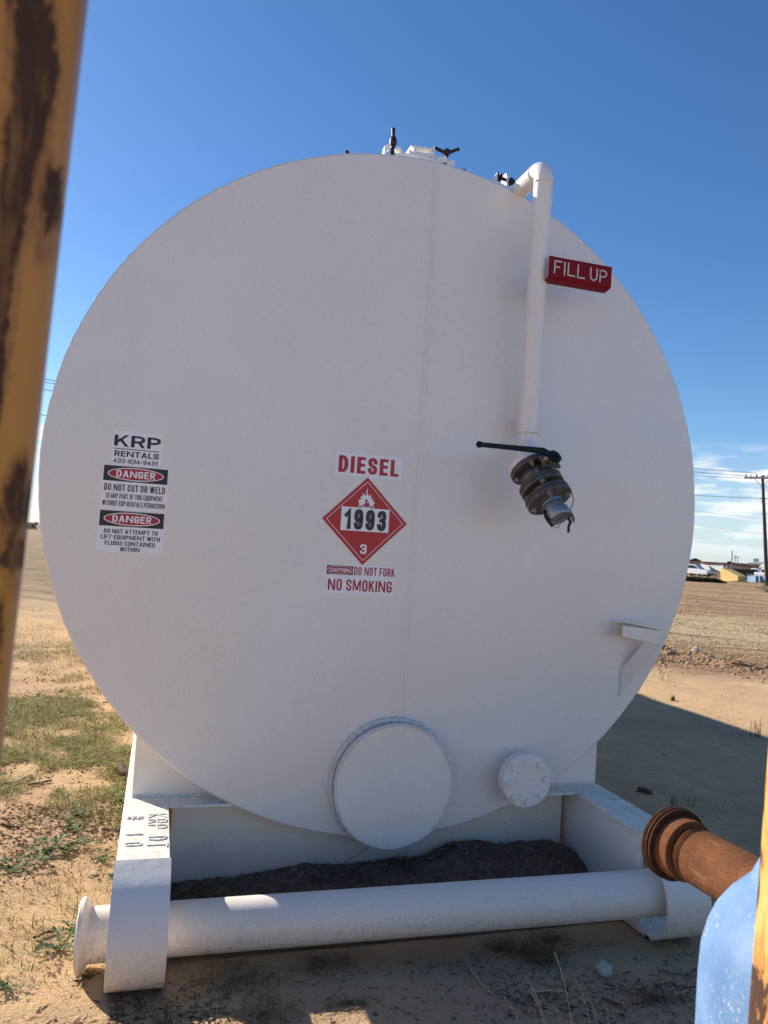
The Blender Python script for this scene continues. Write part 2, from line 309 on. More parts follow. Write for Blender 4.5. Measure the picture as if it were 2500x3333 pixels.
# ------------------------------------------------------------------ noise for terrain
def _hash(ix, iy, seed):
    h = (ix*374761393 + iy*668265263 + seed*144665) & 0x7fffffff; h = ((h ^ (h >> 13))*1274126177) & 0x7fffffff; return ((h ^ (h >> 16)) & 0xffff)/65535.0
def vnoise(x, y, seed=0):
    ix, iy = np.floor(x).astype(np.int64), np.floor(y).astype(np.int64); fx, fy = x-ix, y-iy; fx, fy = fx*fx*(3-2*fx), fy*fy*(3-2*fy)
    a, b, c, d = _hash(ix, iy, seed), _hash(ix+1, iy, seed), _hash(ix, iy+1, seed), _hash(ix+1, iy+1, seed)
    return (a*(1-fx)+b*fx)*(1-fy) + (c*(1-fx)+d*fx)*fy - .5
def fbm(x, y, seed, octs, gain=.5):
    t, amp = 0, 1.
    for i in range(octs): t = t + amp*vnoise(x*2**i, y*2**i, seed+i); amp *= gain
    return t
BA, BB = at_z(2150, 2130), at_z(2520, 2195)                # a row of graded spoil on the right
BD = (BB - BA); BD.z = 0; BL = BD.length; BD.normalize(); BN = Vector((-BD.y, BD.x, 0))
def height(x, y):
    x, y = np.asarray(x, float), np.asarray(y, float)
    near = np.clip(1 - np.hypot(x, y+.5)/9, .15, 1)
    h = .055*fbm(x*.5, y*.5, 3, 3) + (.020*fbm(x*4, y*4, 11, 3) + .011*np.abs(fbm(x*21, y*21, 21, 2)))*near
    s = (x-BA.x)*BD.x + (y-BA.y)*BD.y; t = (x-BA.x)*BN.x + (y-BA.y)*BN.y + .5*fbm(s*.4, s*0, 31, 2)
    h = h + np.exp(-(t/.34)**2)*(.10 + .16*fbm(x*3.5, y*3.5, 41, 3))*np.clip((s+4)/2, 0, 1)
    t2 = t + .9; h = h + np.exp(-((s+.1)/.55)**2 - (t2/.30)**2)*(.14 + .2*fbm(x*4, y*4, 43, 3))
    rr = .62*x + .78*y; mid = np.clip((rr-9)/4, 0, 1)
    h = h + mid*(.045*vnoise(rr*1.1, (x-y)*.05, 51) + .05*vnoise(rr*.33, (x-y)*.03, 52))
    lft = np.clip((-x-1)/2, 0, 1)*np.clip((y-9)/3, 0, 1); h = h + lft*(.05*vnoise(y*1.3, x*.1, 61))
    under = np.exp(-(np.clip(np.abs(x)-1.0, 0, 9)/.3)**2)*np.clip((y+1.1)/.3, 0, 1)
    return h*(1-under*.7) - .012*under
def lines(a, fine0, fine1, b, step, g):
    m = list(np.arange(fine0, fine1, step)); lo, hi = [], []; d = step; p = fine0
    while p > a: d *= g; p -= d; lo.append(p)
    d = step; p = m[-1]
    while p < b: d *= g; p += d; hi.append(p)
    return np.array(lo[::-1] + m + hi)
gx = lines(-3000, -3.2, 4.9, 3000, .022, 1.026); gy = lines(-3000, -1.4, 5.2, 4000, .022, 1.020)
XX, YY = np.meshgrid(gx, gy); ZZ = height(XX, YY); ZZ = np.where(np.hypot(XX, YY) > 300, -.0, ZZ)
nx, ny = len(gx), len(gy); idx = np.arange(nx*ny).reshape(ny, nx)
gf = np.stack([idx[:-1, :-1], idx[:-1, 1:], idx[1:, 1:], idx[1:, :-1]], -1).reshape(-1, 4)
gm = bpy.data.meshes.new('ground'); gm.vertices.add(nx*ny); gm.vertices.foreach_set('co', np.stack([XX, YY, ZZ], -1).ravel())
gm.loops.add(gf.size); gm.loops.foreach_set('vertex_index', gf.ravel().astype(np.int32)); gm.polygons.add(len(gf))
gm.polygons.foreach_set('loop_start', np.arange(0, gf.size, 4, dtype=np.int32)); gm.polygons.foreach_set('use_smooth', np.ones(len(gf), bool))
gm.update(); gm.validate(); gm.materials.append(MATS['ground dirt'])
ground = kind(bpy.data.objects.new('ground', gm), 'structure'); COL.objects.link(ground)
def gh(x, y): return float(height(np.array([x]), np.array([y]))[0])
def on_ground(x, y, dz=0.): return Vector((x, y, gh(x, y) + dz))

# ================================================================== THE TANK
RT = 1.524
tank = thing('diesel_storage_tank', 'large white horizontal diesel tank on a skid, its round end plate facing the viewer', 'storage tank', (0, 0, 0))
O = T(0, 0, 0); YF = Vector((0, -1, 0))
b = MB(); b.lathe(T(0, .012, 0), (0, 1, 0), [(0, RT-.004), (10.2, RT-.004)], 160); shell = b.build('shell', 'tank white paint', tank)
edge = lambda g, t: .0016*math.sin(g*61) * math.sin(g*37+1) + .0013*math.sin(g*157)*math.sin(g*23)
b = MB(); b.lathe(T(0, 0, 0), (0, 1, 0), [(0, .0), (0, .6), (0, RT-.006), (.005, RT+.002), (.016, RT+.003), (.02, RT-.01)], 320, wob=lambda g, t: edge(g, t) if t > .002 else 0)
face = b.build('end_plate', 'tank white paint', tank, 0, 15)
pts = [T(.032 + .004*math.sin(z*2.1) + .0008*math.sin(z*31), -.0005, z) for z in np.arange(-1.0, 1.515, .012)]
b = MB(); b.tube(pts, [.0044 + .0018*math.sin(i*2.1)*math.sin(i*.7) for i in range(len(pts))], 6); b.build('weld_seam', 'tank white paint', face)
pts2 = [p + Vector((.022, .0008, 0)) for p in pts[::3]]
b = MB(); b.tube(pts2, .0026, 6); b.build('seam_ridge', 'tank white paint', face)
for k in range(1, 5): b = MB(); b.lathe(T(0, .4+2.0*k, 0), (0, 1, 0), [(-.008, RT-.001), (0, RT+.006), (.008, RT-.001)], 96); b.build('girth_weld', 'weld bead', shell)

# round blanking plate low on the end
C = at_y(1284, 2562, -.065); rp = .2755
C = (at_y(1094.5, 2569, -.065) + at_y(1468, 2549, -.065))/2; rp = (at_y(1468, 2549, -.065) - at_y(1094.5, 2569, -.065)).length/2
zc = (at_y(1298, 2360, -.065).z + at_y(1275, 2761, -.065).z)/2; C.z = zc
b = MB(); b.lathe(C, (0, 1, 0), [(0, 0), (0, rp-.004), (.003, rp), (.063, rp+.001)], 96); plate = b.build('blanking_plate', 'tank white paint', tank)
bead = [C + Vector((math.cos(g)*(rp+.004), .003+.003*math.sin(g*9), math.sin(g)*(rp+.004))) for g in np.linspace(0, 2*math.pi, 150, endpoint=False)]
b = MB(); b.tube(bead, [.0065 + .0025*math.sin(i*1.7)*math.sin(i*.43) for i in range(150)], 7, True)
b.build('rim_weld', 'weld bead', plate)
bead = [C + Vector((math.cos(g)*(rp+.012), .058, math.sin(g)*(rp+.012))) for g in np.linspace(0, 2*math.pi, 150, endpoint=False) if C.z + math.sin(g)*rp > GZ-1.50]
b = MB(); b.tube(bead[0:], [.013 + .004*math.sin(i*2.3)*math.sin(i*.61) for i in range(len(bead))], 7); b.build('base_weld', 'weld bead', plate)

# blind flange
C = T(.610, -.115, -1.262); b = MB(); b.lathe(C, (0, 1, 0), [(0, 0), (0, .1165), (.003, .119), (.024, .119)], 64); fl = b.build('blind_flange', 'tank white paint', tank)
b = MB(); b.lathe(C + Vector((0, .026, 0)), (0, 1, 0), [(0, .117), (.0, .119), (.024, .119), (.024, .062), (.08, .060), (.095, .072)], 64); b.build('neck_flange', 'tank white paint', fl)
for k in range(8):
    g = math.radians(45*k+4); b = MB(); b.hexnut(C + Vector((math.cos(g)*.093, 0, math.sin(g)*.093)), (0, -1, 0), .0175, .015); b.build('bolt', 'tank white paint', fl)

# shelf bracket, upper right of the bottom quarter
Zb = zoomed(5.925, 1940, 1980); d = .08
pa, pb_, pc_, pd_ = at_y(*Zb(312, 250), -.004), at_y(*Zb(560, 240), -.09), at_y(*Zb(1262, 392), -.09), at_y(*Zb(1000, 398), -.004)
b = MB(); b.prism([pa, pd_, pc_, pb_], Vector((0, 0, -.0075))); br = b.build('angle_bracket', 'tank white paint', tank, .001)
b = MB(); b.prism([at_y(*Zb(520, 330), -.083), at_y(*Zb(1242, 432), -.083), at_y(*Zb(1242, 702), -.083), at_y(*Zb(520, 548), -.083)], Vector((0, .007, 0))); b.build('bracket_web', 'tank white paint', br, .001)
q = [at_y(*Zb(940, 655), -d+.008), at_y(*Zb(1245, 712), -d+.008), at_y(*Zb(480, 1615), -.001), at_y(*Zb(468, 1180), -.001)]
b = MB(); b.prism(q, Vector((.004, .006, -.002))); b.build('bracket_brace', 'tank white paint', br, .001)
b = MB(); b.tube([T(1.139, -.004, z) for z in np.arange(-.905, -.77, .01)], [.006+.002*math.sin(i*2.) for i in range(14)], 6); b.build('brace_weld', 'weld bead', br)

# ---- fill line
def bez(pts, n=8):                      # round a polyline's corners
    out = [Vector(pts[0])]
    for i in range(1, len(pts)-1):
        p, q, s = Vector(pts[i-1]), Vector(pts[i]), Vector(pts[i+1]); a, c = q + (p-q)*.5, q + (s-q)*.5
        if i == 1: a = q + (p-q).normalized()*min((p-q).length*.5, .12)
        if i == len(pts)-2: c = q + (s-q).normalized()*min((s-q).length*.5, .12)
        for k in range(n+1):
            t = k/n; out.append(a*(1-t)**2 + q*2*t*(1-t) + c*t*t)
    out.append(Vector(pts[-1])); return out
A = Vector((.237, -.572, -.786)).normalized(); F1 = T(.489, -.222, .134)
ytop, ybot = -.225, -.110
top = at_y(1772, 543, ytop); leg0 = Vector((top.x, 1.3, top.z)); vb = at_y(1718, 1400, ybot)
def arc(c, a, bb, rad, n=12): return [c + a*math.cos(t)*rad + bb*math.sin(t)*rad for t in np.linspace(0, math.pi/2, n)]
re = .068; cc = Vector((top.x, ytop+re, top.z-re))
down = (vb - Vector((top.x, ytop, top.z-re)))
pth = [Vector((top.x-.0, 2.2, top.z-.0)), Vector((top.x, .8, top.z))] + arc(cc, Vector((0, 0, 1)), Vector((0, -1, 0)), re) + [Vector((top.x, ytop, top.z-re)) + down*t for t in np.linspace(.06, 1, 12)]
n0 = len(pth)
end = F1 - A*.02
tail = []
for t in np.linspace(.12, 1, 9):
    p0, p1, p2 = vb, vb + down.normalized()*.11, end; tail.append(p0*(1-t)**2 + p1*2*t*(1-t) + p2*t*t)
rads = [.0425]*14 + [.0432]*21
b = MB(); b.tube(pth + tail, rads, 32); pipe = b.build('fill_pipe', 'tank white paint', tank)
def ringweld(c, axis, r, t=.004):
    a, u, v = frame(axis); return [c + (u*math.cos(g) + v*math.sin(g))*r for g in np.linspace(0, 2*math.pi, 60, endpoint=False)]
pr = pth[13] - Vector((0, 0, .004)); b = MB(); b.tube(ringweld(pr, down, .0436), .0034, 6, True); b.build('elbow_weld', 'weld bead', pipe)
b = MB(); b.tube(ringweld(Vector((top.x, cc.y+.004, top.z)), (0, 1, 0), .0434), .0034, 6, True); b.build('elbow_weld', 'weld bead', pipe)
b = MB(); b.tube(ringweld(vb - Vector((0, 0, .012)), down, .0448), .0032, 6, True); b.build('elbow_weld', 'weld bead', pipe)
b = MB(); b.lathe(F1 - A*.024, A, [(0, .050), (.001, .0955), (.004, .098), (.022, .098)], 56); b.build('pipe_flange', 'tank white paint', pipe)
pb = at_y(1678, 1385, -.002); b = MB(); b.box(Vector((pb.x, -.10, pb.z-.035)), Vector((pb.x+.012, .0, pb.z+.03))); b.build('standoff_tab', 'tank white paint', pipe, .002)
b = MB(); b.lathe(Vector((top.x, 2.2, top.z+.05)), (0, 0, -1), [(0, .05), (.5, .05)], 24); b.build('riser_neck', 'tank white paint', pipe)

# ---- flanged ball valve
valve = MB(); valve.lathe(F1, A, [(0, .05), (0, .094), (.003, .097), (.019, .097), (.022, .094), (.022, .058), (.030, .062), (.045, .072), (.062, .072), (.080, .060), (.086, .058), (.086, .094), (.089, .097), (.103, .097), (.105, .094), (.105, .085)], 56)
valve = valve.build('ball_valve', 'valve steel', tank)
b = MB(); b.lathe(F1, A, [(.106, .085), (.106, .094), (.108, .0965), (.122, .0965), (.124, .094), (.124, .055), (.134, .050), (.152, .052), (.152, .097), (.154, .1), (.167, .1), (.169, .097), (.169, .085)], 56); b.build('check_flange', 'valve steel', valve)
b = MB(); b.lathe(F1, A, [(.170, .085), (.170, .097), (.172, .100), (.187, .100), (.190, .097), (.190, .056), (.196, .054), (.198, .047), (.198, .0)], 56); b.build('thread_flange', 'valve steel', valve)
b = MB(); b.lathe(F1, A, [(.1985, .0), (.1985, .0445), (.207, .0445), (.207, 0)], 40); b.build('thread_tape', 'blue thread tape', valve)
b = MB(); b.lathe(F1, A, [(.2075, .0), (.2075, .043), (.214, .045), (.245, .047), (.248, .052), (.256, .053), (.279, .051), (.283, .048), (.284, .0)], 40); cap = b.build('hose_cap', 'aluminium cap', valve)
_, ua, va = frame(A)
Bs = Vector((.222, -.756, .617)); Bs = (Bs - A*Bs.dot(A)).normalized()       # valve stem direction
SD = A.cross(Bs)
for (s0, side, ang0) in ((.022, 1, 45), (.124, 1, 45), (.190, 1, 45), (.086, -1, 45)):
    for k in range(4):
        g = math.radians(90*k + ang0); p = F1 + A*s0 + (Bs*math.cos(g) + SD*math.sin(g))*.078
        b = MB(); b.hexnut(p, A*side, .0125, .012, .008); b.build('bolt', 'bolt steel', valve)
base = F1 + A*.054
b = MB(); b.cyl(base + Bs*.055, base + Bs*.112, .026, .022, 20); pad = Matrix((A, SD, Bs)).transposed()
def obox(mb, c, h, M):                                    # oriented box, half sizes h in frame M
    vs = [c + M @ Vector((sx*h[0], sy*h[1], sz*h[2])) for sz in (-1, 1) for sy in (-1, 1) for sx in (-1, 1)]
    mb.add(vs, ((0, 2, 3, 1), (4, 5, 7, 6), (0, 1, 5, 4), (1, 3, 7, 5), (3, 2, 6, 7), (2, 0, 4, 6)))
obox(b, base + Bs*.098, (.030, .048, .007), pad); b.build('stem_bonnet', 'valve steel', valve, .003)
for sgn in (-1, 1):
    b = MB(); b.cyl(base + Bs*.104 + SD*sgn*.037, base + Bs*.128 + SD*sgn*.037, .011, .011, 12); b.build('stop_stud', 'bolt steel', valve)
pv = base + Bs*.128
b = MB(); b.lathe(pv, Bs, [(0, .03), (.014, .03), (.016, .024)], 20); b.lathe(pv + Bs*.016, Bs, [(0, .017), (.008, .016)], 6)
tip = at_depth(1500 + 200/3.318, 1350 + 320/3.318, (pv - CAM).dot(_f) - .17)
k1 = at_depth(1500 + 880/3.318, 1350 + 388/3.318, (pv - CAM).dot(_f) - .03)
def bar(mb, P, up, w, h):                                  # flat bar swept along points
    vs, fs = [], []; n = len(P)
    for i in range(n):
        t = (P[min(i+1, n-1)] - P[max(i-1, 0)]).normalized(); uu = (up - t*up.dot(t)).normalized(); sd = t.cross(uu)
        vs += [P[i] + sd*w[i]*sx + uu*h[i]*sy for sx, sy in ((-1, -1), (1, -1), (1, 1), (-1, 1))]
    for i in range(n-1):
        for k in range(4): fs.append((i*4+k, i*4+(k+1) % 4, i*4+4+(k+1) % 4, i*4+4+k))
    fs += [(3, 2, 1, 0), tuple((n-1)*4+k for k in range(4))]; mb.add(vs, fs)
up_l = Vector((0, -.35, .94))
bar(b, [pv + Bs*.006, pv + (k1-pv)*.35, k1, k1 + (tip-k1)*.5, tip], CU, [.016, .014, .010, .009, .008], [.012, .013, .0125, .0100, .0095])
b.lathe(tip - CR*.0 - _f*.008, _f, [(0, .0135), (.016, .0135)], 16); b.build('lever', 'lever paint', valve, .003)
# cap: cam arms, pull rings and the lanyard
ce = F1 + A*.25
for (ang, col) in ((200, 'bolt steel'), (20, 'black steel')):
    g = math.radians(ang); dr = Bs*math.cos(g+math.pi/2) + SD*math.sin(g+math.pi/2)
    b = MB(); bar(b, [ce + dr*.050 - A*.02, ce + dr*.060 + A*.01, ce + dr*.058 + A*.035, ce + dr*.052 + A*.062], dr, [.007]*4, [.004]*4); b.build('cam_arm', col, cap, .001)
rc = F1 + A*.283 - CU*.026 - CR*.016
b = MB(); b.tube([rc + (CR*math.cos(g)*.015 + CU*math.sin(g)*.013) for g in np.linspace(0, 2*math.pi, 24, endpoint=False)], .0016, 6, True); b.build('pull_ring', 'bolt steel', cap)
ln = [at_depth(1500+x/3.318, 1350+y/3.318, (ce-CAM).dot(_f)+o) for x, y, o in ((1095, 715, .05), (1150, 760, .03), (1200, 840, .01), (1217, 920, 0), (1200, 990, -.01), (1150, 1055, -.02), (1090, 1110, -.045), (1035, 1150, -.05))]
b = MB(); b.tube(ln, .0019, 6); b.build('lanyard', 'black rubber', cap)
hg = [at_depth(1500+x/3.318, 1350+y/3.318, (ce-CAM).dot(_f)+.0) for x, y in ((1165, 1080), (1170, 1130), (1185, 1165), (1165, 1200), (1162, 1275))]
b = MB(); bar(b, hg, CR, [.004]*5, [.005, .006, .006, .005, .0045]); b.build('hanging_arm', 'black steel', cap)

# ---- FILL UP sign
ys = -.255; Zs = zoomed(4.74, 1700, 780); a0, a1 = at_y(*Zs(424, 232), ys), at_y(*Zs(1388, 435), ys); c0, c1 = at_y(*Zs(412, 572), ys), at_y(*Zs(1370, 742), ys)
sx0, sx1 = (a0.x+c0.x)/2, (a1.x+c1.x)/2; sz1, sz0 = (a0.z+a1.z)/2, (c0.z+c1.z)/2
b = MB(); b.prism([Vector((sx0, y, z)) for y, z in ((ys, sz1), (ys, sz0+.004), (ys+.004, sz0), (ys+.012, sz0-.004), (ys+.055, sz0-.010), (ys+.055, sz0-.004), (ys+.014, sz0+.003), (ys+.010, sz0+.008), (ys+.010, sz1))], Vector((sx1-sx0, 0, 0)))
sign = b.build('fill_sign', 'red sign paint', tank, .0012)
lw, lh = sx1-sx0, sz1-sz0
def SG(px, py):                                            # stencil strokes measured on the sign's face
    p = at_y(*Zs(px, py), ys); return Vector((p.x, ys-.0012, p.z))
b = MB()
def stroke(pts, w):
    P = [SG(*p) for p in pts]; n = len(P); lo, hi = [], []
    for i in range(n):
        t = (P[min(i+1, n-1)] - P[max(i-1, 0)]).normalized(); nn = Vector((-t.z, 0, t.x)); lo.append(P[i] - nn*w); hi.append(P[i] + nn*w)
    for i in range(n-1): b.prism([lo[i], lo[i+1], hi[i+1], hi[i]], Vector((0, .001, 0)))
w_ = .0032
for s_ in ([(508, 312), (494, 520)], [(508, 325), (616, 348)], [(502, 415), (584, 432)], [(660, 342), (648, 552)], [(716, 355), (704, 556)], [(704, 548), (816, 568)], [(866, 385), (852, 592)], [(852, 582), (966, 600)],
           [(1060, 428), (1052, 560), (1062, 605), (1100, 632), (1138, 615), (1152, 570), (1155, 445)], [(1192, 470), (1240, 476), (1285, 495), (1302, 530), (1290, 565), (1250, 580), (1205, 572)], [(1203, 528), (1195, 660)], [(1205, 462), (1203, 505)]):
    stroke(s_, w_)
b.build('lettering', 'sign letter paint', sign)

# ---- decals
_O = [(.5, 1), (.8, 1), (1, .82), (1, .18), (.8, 0), (.2, 0), (0, .18), (0, .82), (.2, 1), (.5, 1)]
_P = [(0, 0), (0, 1), (.68, 1), (1, .88), (1, .58), (.68, .45), (0, .45)]
_6 = [(1, .80), (1, .86), (.8, 1), (.2, 1), (0, .8), (0, .18), (.2, 0), (.8, 0), (1, .18), (1, .42), (.8, .58), (.3, .58), (.06, .44)]
GLYPH = {'A': (.66, [[(0, 0), (.5, 1)], [(.5, 1), (1, 0)], [(.2, .28), (.8, .28)]]), 'C': (.52, [[(1, .72), (1, .84), (.8, 1), (.2, 1), (0, .82), (0, .18), (.2, 0), (.8, 0), (1, .16), (1, .28)]]), 'D': (.54, [[(0, 0), (0, 1), (.62, 1), (1, .80), (1, .20), (.62, 0), (0, 0)]]),
    'E': (.46, [[(1, 1), (0, 1), (0, 0), (1, 0)], [(0, .52), (.88, .52)]]), 'F': (.45, [[(1, 1), (0, 1), (0, 0)], [(0, .50), (.88, .50)]]), 'G': (.54, [[(1, .76), (1, .86), (.8, 1), (.2, 1), (0, .82), (0, .18), (.2, 0), (.8, 0), (1, .14), (1, .44), (1, .44), (.55, .44)]]),
    'H': (.54, [[(0, 0), (0, 1)], [(1, 0), (1, 1)], [(0, .52), (1, .52)]]), 'I': (0, [[(0, 0), (0, 1)]]), 'K': (.56, [[(0, 0), (0, 1)], [(1, 1), (0, .36)], [(.34, .60), (1.02, 0)]]), 'L': (.42, [[(0, 1), (0, 0), (1, 0)]]), 'M': (.98, [[(0, 0), (0, 1)], [(0, 1), (.5, .12)], [(.5, .12), (1, 1)], [(1, 1), (1, 0)]]),
    'N': (.80, [[(0, 0), (0, 1)], [(0, 1), (1, 0)], [(1, 0), (1, 1)]]), 'O': (.54, [_O]), 'P': (.52, [_P]), 'Q': (.54, [_O, [(.55, .26), (1.05, -.06)]]), 'R': (.54, [_P, [(.55, .45), (1.02, 0)]]), 'S': (.52, [[(1, .76), (1, .84), (.8, 1), (.2, 1), (0, .86), (0, .66), (.15, .56), (.85, .44), (1, .34), (1, .14), (.8, 0), (.2, 0), (0, .16), (0, .24)]]),
    'T': (.54, [[(0, 1), (1, 1)], [(.5, 1), (.5, 0)]]), 'U': (.54, [[(0, 1), (0, .18), (.2, 0), (.8, 0), (1, .18), (1, 1)]]), 'W': (1.05, [[(0, 1), (.26, 0)], [(.26, 0), (.5, 1)], [(.5, 1), (.74, 0)], [(.74, 0), (1, 1)]]), 'Y': (.60, [[(0, 1), (.5, .40)], [(1, 1), (.5, .40)], [(.5, .46), (.5, 0)]]),
    '1': (.30, [[(.0, .72), (.9, .98), (.9, 0)]]), '2': (.50, [[(0, .68), (0, .82), (.2, 1), (.8, 1), (1, .82), (1, .62), (0, 0), (1, 0)]]), '3': (.50, [[(0, .80), (0, .86), (.2, 1), (.8, 1), (1, .83), (1, .66), (.8, .52), (.4, .52)], [(.4, .52), (.8, .52), (1, .38), (1, .17), (.8, 0), (.2, 0), (0, .14), (0, .20)]]),
    '4': (.54, [[(.72, 0), (.72, 1), (0, .28), (1.06, .28)]]), '6': (.50, [_6]), '9': (.50, [[(1-x, 1-y) for x, y in _6]]), '-': (.26, [[(0, .45), (1, .45)]])}
ROUND = set('CDGOPQRSU23690')
def chaikin(P, n=2):
    for _ in range(n):
        Q = [P[0]]
        for a, c in zip(P[:-1], P[1:]): Q += [(a[0]*.75+c[0]*.25, a[1]*.75+c[1]*.25), (a[0]*.25+c[0]*.75, a[1]*.25+c[1]*.75)]
        P = Q + [P[-1]]
    return P
def put_text(mb, body, cx, cz, w, h, y, wt=.17, rot=0):
    n = len([c for c in body if c != ' ']); sp = body.count(' '); big_ = n <= 7; t = min(wt*h, (.42 if big_ else .27)*w/(n + .55*sp) if n > 1 else wt*h); th = min(t, (.18 if big_ else .145)*h); g = .52*t + .03*h; n = len([c for c in body if c != ' ']); sp = body.count(' ')
    tot = sum(GLYPH[c][0] for c in body if c != ' '); u = (w - n*t - (n-1)*g - sp*t*1.1)/(tot + .16*sp); x = cx - w/2; z0 = cz - h/2 + th/2; hh = h - th; k = 0
    for ch in body:
        if ch == ' ': x += .16*u + t*1.1; continue
        gw, strokes = GLYPH[ch]; gw *= u
        for st in strokes:
            P = st
            if ch in ROUND and len(P) > 4:
                if ch in 'DPR': P = [P[0], P[0], P[1], P[1]] + P[2:-1] + [P[-1], P[-1]]
                P = chaikin(P)
            pts = []
            for q in P:
                v = Vector((x + t/2 + q[0]*gw, z0 + q[1]*hh))
                if not pts or (v-pts[-1]).length > t*.04: pts.append(v)
            if len(pts) == 2 and abs(pts[0].x-pts[1].x) > t*.02 and abs(pts[0].y-pts[1].y) > th*.5:      # diagonal: level-cut ends
                p, q = pts; e_ = Vector((0, th/2*(1 if q.y > p.y else -1))); p, q = p - e_, q + e_; hw = Vector((t*.5, 0)); yy = y - 1.2e-5*k; k = (k+1) % 28
                mb.add([Vector((v.x, yy, v.y + GZ)) for v in (p - hw, p + hw, q + hw, q - hw)], [(0, 1, 2, 3)]); continue
            closed = (pts[0]-pts[-1]).length < t*.1
            if closed: pts[-1] = pts[0].copy()
            m_ = len(pts); lo, hi = [], []
            for i in range(m_):
                d1 = (pts[i]-pts[i-1]).normalized() if i else ((pts[0]-pts[-2]).normalized() if closed else (pts[1]-pts[0]).normalized())
                d2 = (pts[i+1]-pts[i]).normalized() if i < m_-1 else ((pts[1]-pts[0]).normalized() if closed else d1)
                n1, n2 = Vector((-d1.y, d1.x)), Vector((-d2.y, d2.x)); nm = n1 + n2
                if nm.length < .35: nm = n1
                nm = nm.normalized(); f = .5/max(.5, nm.dot(n1)); p = pts[i].copy(); dg_ = .74 if (ch == 'N' and .2 < abs(d1.x) < .98) or ch in 'MW' else 1.0; off = Vector((nm.x*t, nm.y*th))*f*dg_
                if not closed and i == 0: p -= Vector((d2.x*t, d2.y*th))*.5*(1 if ch not in 'AWMNKY' else .7)
                if not closed and i == m_-1: p += Vector((d1.x*t, d1.y*th))*.5*(1 if ch not in 'AWMNKY' else .7)
                lo.append(p - off); hi.append(p + off)
            for i in range(m_-1):
                yy = y - 1.2e-5*k; k = (k+1) % 28
                mb.add([Vector((v.x, yy, v.y + GZ)) for v in (lo[i], lo[i+1], hi[i+1], hi[i])], [(0, 1, 2, 3)])
        x += gw + t + g
def rect(mb, x0, z0, x1, z1, y): mb.box((x0, y, z0+GZ), (x1, y+.0006, z1+GZ)); return mb
def ellipse(mb, cx, cz, rx, rz, y, n=40): mb.add([Vector((cx+math.cos(g)*rx, y, cz+GZ+math.sin(g)*rz)) for g in np.linspace(0, 2*math.pi, n, endpoint=False)], [tuple(range(n))]); return mb
def sticker(x0, z0, x1, z1, label, name='sticker', y=-.0012): return part_label(rect(MB(), x0, z0, x1, z1, y).build(name, 'decal white', tank, 0, 0), label)
Y1, Y2, Y3, Y4 = -.0020, -.0026, -.0032, -.0038
s = sticker(-1.261, .014, -1.066, .149, 'white company sticker with a phone number')
b = MB(); put_text(b, 'KRP', -1.164, .108, .180, .047, Y1, .30); put_text(b, 'RENTALS', -1.164, .055, .172, .023, Y1, .26); put_text(b, '432-634-9431', -1.166, .026, .172, .018, Y1, .21); b.build('lettering', 'decal black', s, 0, 0); rect(MB(), -1.254, .0735, -1.075, .0765, Y1).build('rule', 'decal black', s, 0, 0)
def danger(x0, z0, x1, z1, ztop, lines_, label):
    s = sticker(x0, z0, x1, z1, label); w = x1-x0
    b = rect(MB(), x0+.006, ztop-.062, x1-.006, ztop, Y1); b.build('black_panel', 'decal black', s, 0, 0)
    cx, cz = (x0+x1)/2, ztop-.031
    ellipse(MB(), cx, cz, .109, .0265, Y2).build('oval_border', 'decal white', s, 0, 0); ellipse(MB(), cx, cz, .1045, .0225, Y3).build('red_oval', 'decal red', s, 0, 0)
    b = MB(); put_text(b, 'DANGER', cx, cz, .150, .0285, Y4, .22); b.build('oval_lettering', 'decal white', s, 0, 0)
    b = MB()
    for (t, z, tw, th) in lines_: put_text(b, t, cx, z, tw, th, Y1, .2)
    b.build('lettering', 'decal black', s, 0, 0)
danger(-1.291, -.1735, -1.031, .012, .005, (('DO NOT CUT OR WELD', -.0825, .236, .0275), ('TO ANY PART OF THIS EQUIPMENT', -.117, .222, .021), ('WITHOUT KRP RENTALS PERMISSION', -.147, .242, .021)), 'black and red danger sticker about cutting and welding')
danger(-1.293, -.343, -1.033, -.1745, -.177, (('DO NOT ATTEMPT TO', -.259, .208, .0175), ('LIFT EQUIPMENT WITH', -.283, .228, .0175), ('FLUIDS CONTAINED', -.307, .194, .0175), ('WITHIN', -.330, .076, .0175)), 'black and red danger sticker about lifting')
s = sticker(-.3405, .048, -.034, .148, 'white sticker with large red word diesel'); b = MB(); put_text(b, 'DIESEL', -.187, .098, .275, .074, Y1, .235); b.build('lettering', 'decal red', s, 0, 0)
s = sticker(-.3555, -.3935, -.027, -.3405, 'white sticker with a small caution mark and red words')
rect(MB(), -.346, -.3865, -.2285, -.3475, Y1).build('black_panel', 'decal black', s, 0, 0)
def pill(cx, cz, hw, hh, y):
    P = [Vector((cx + sg*(hw-hh) + math.cos(g)*hh, y, cz+GZ+math.sin(g)*hh)) for sg, r0 in ((1, -math.pi/2), (-1, math.pi/2)) for g in np.linspace(r0, r0+math.pi, 12)]
    return MB().add(P, [tuple(range(len(P)))])
pill(-.287, -.367, .0555, .0165, Y2).build('oval_border', 'decal white', s, 0, 0); pill(-.287, -.367, .0535, .0148, Y3).build('red_oval', 'decal red', s, 0, 0)
b = MB(); put_text(b, 'CAUTION', -.287, -.367, .092, .017, Y4, .19); b.build('oval_lettering', 'decal white', s, 0, 0)
b = MB(); put_text(b, 'DO NOT FORK', -.1305, -.367, .186, .037, Y1, .185); b.build('lettering', 'decal red', s, 0, 0)
s = sticker(-.346, -.4685, -.0385, -.394, 'white sticker with red no smoking words'); b = MB(); put_text(b, 'NO SMOKING', -.192, -.431, .290, .050, Y1, .155); b.build('lettering', 'decal red', s, 0, 0)
DC = (-.1885, -.1465); DR = .1935
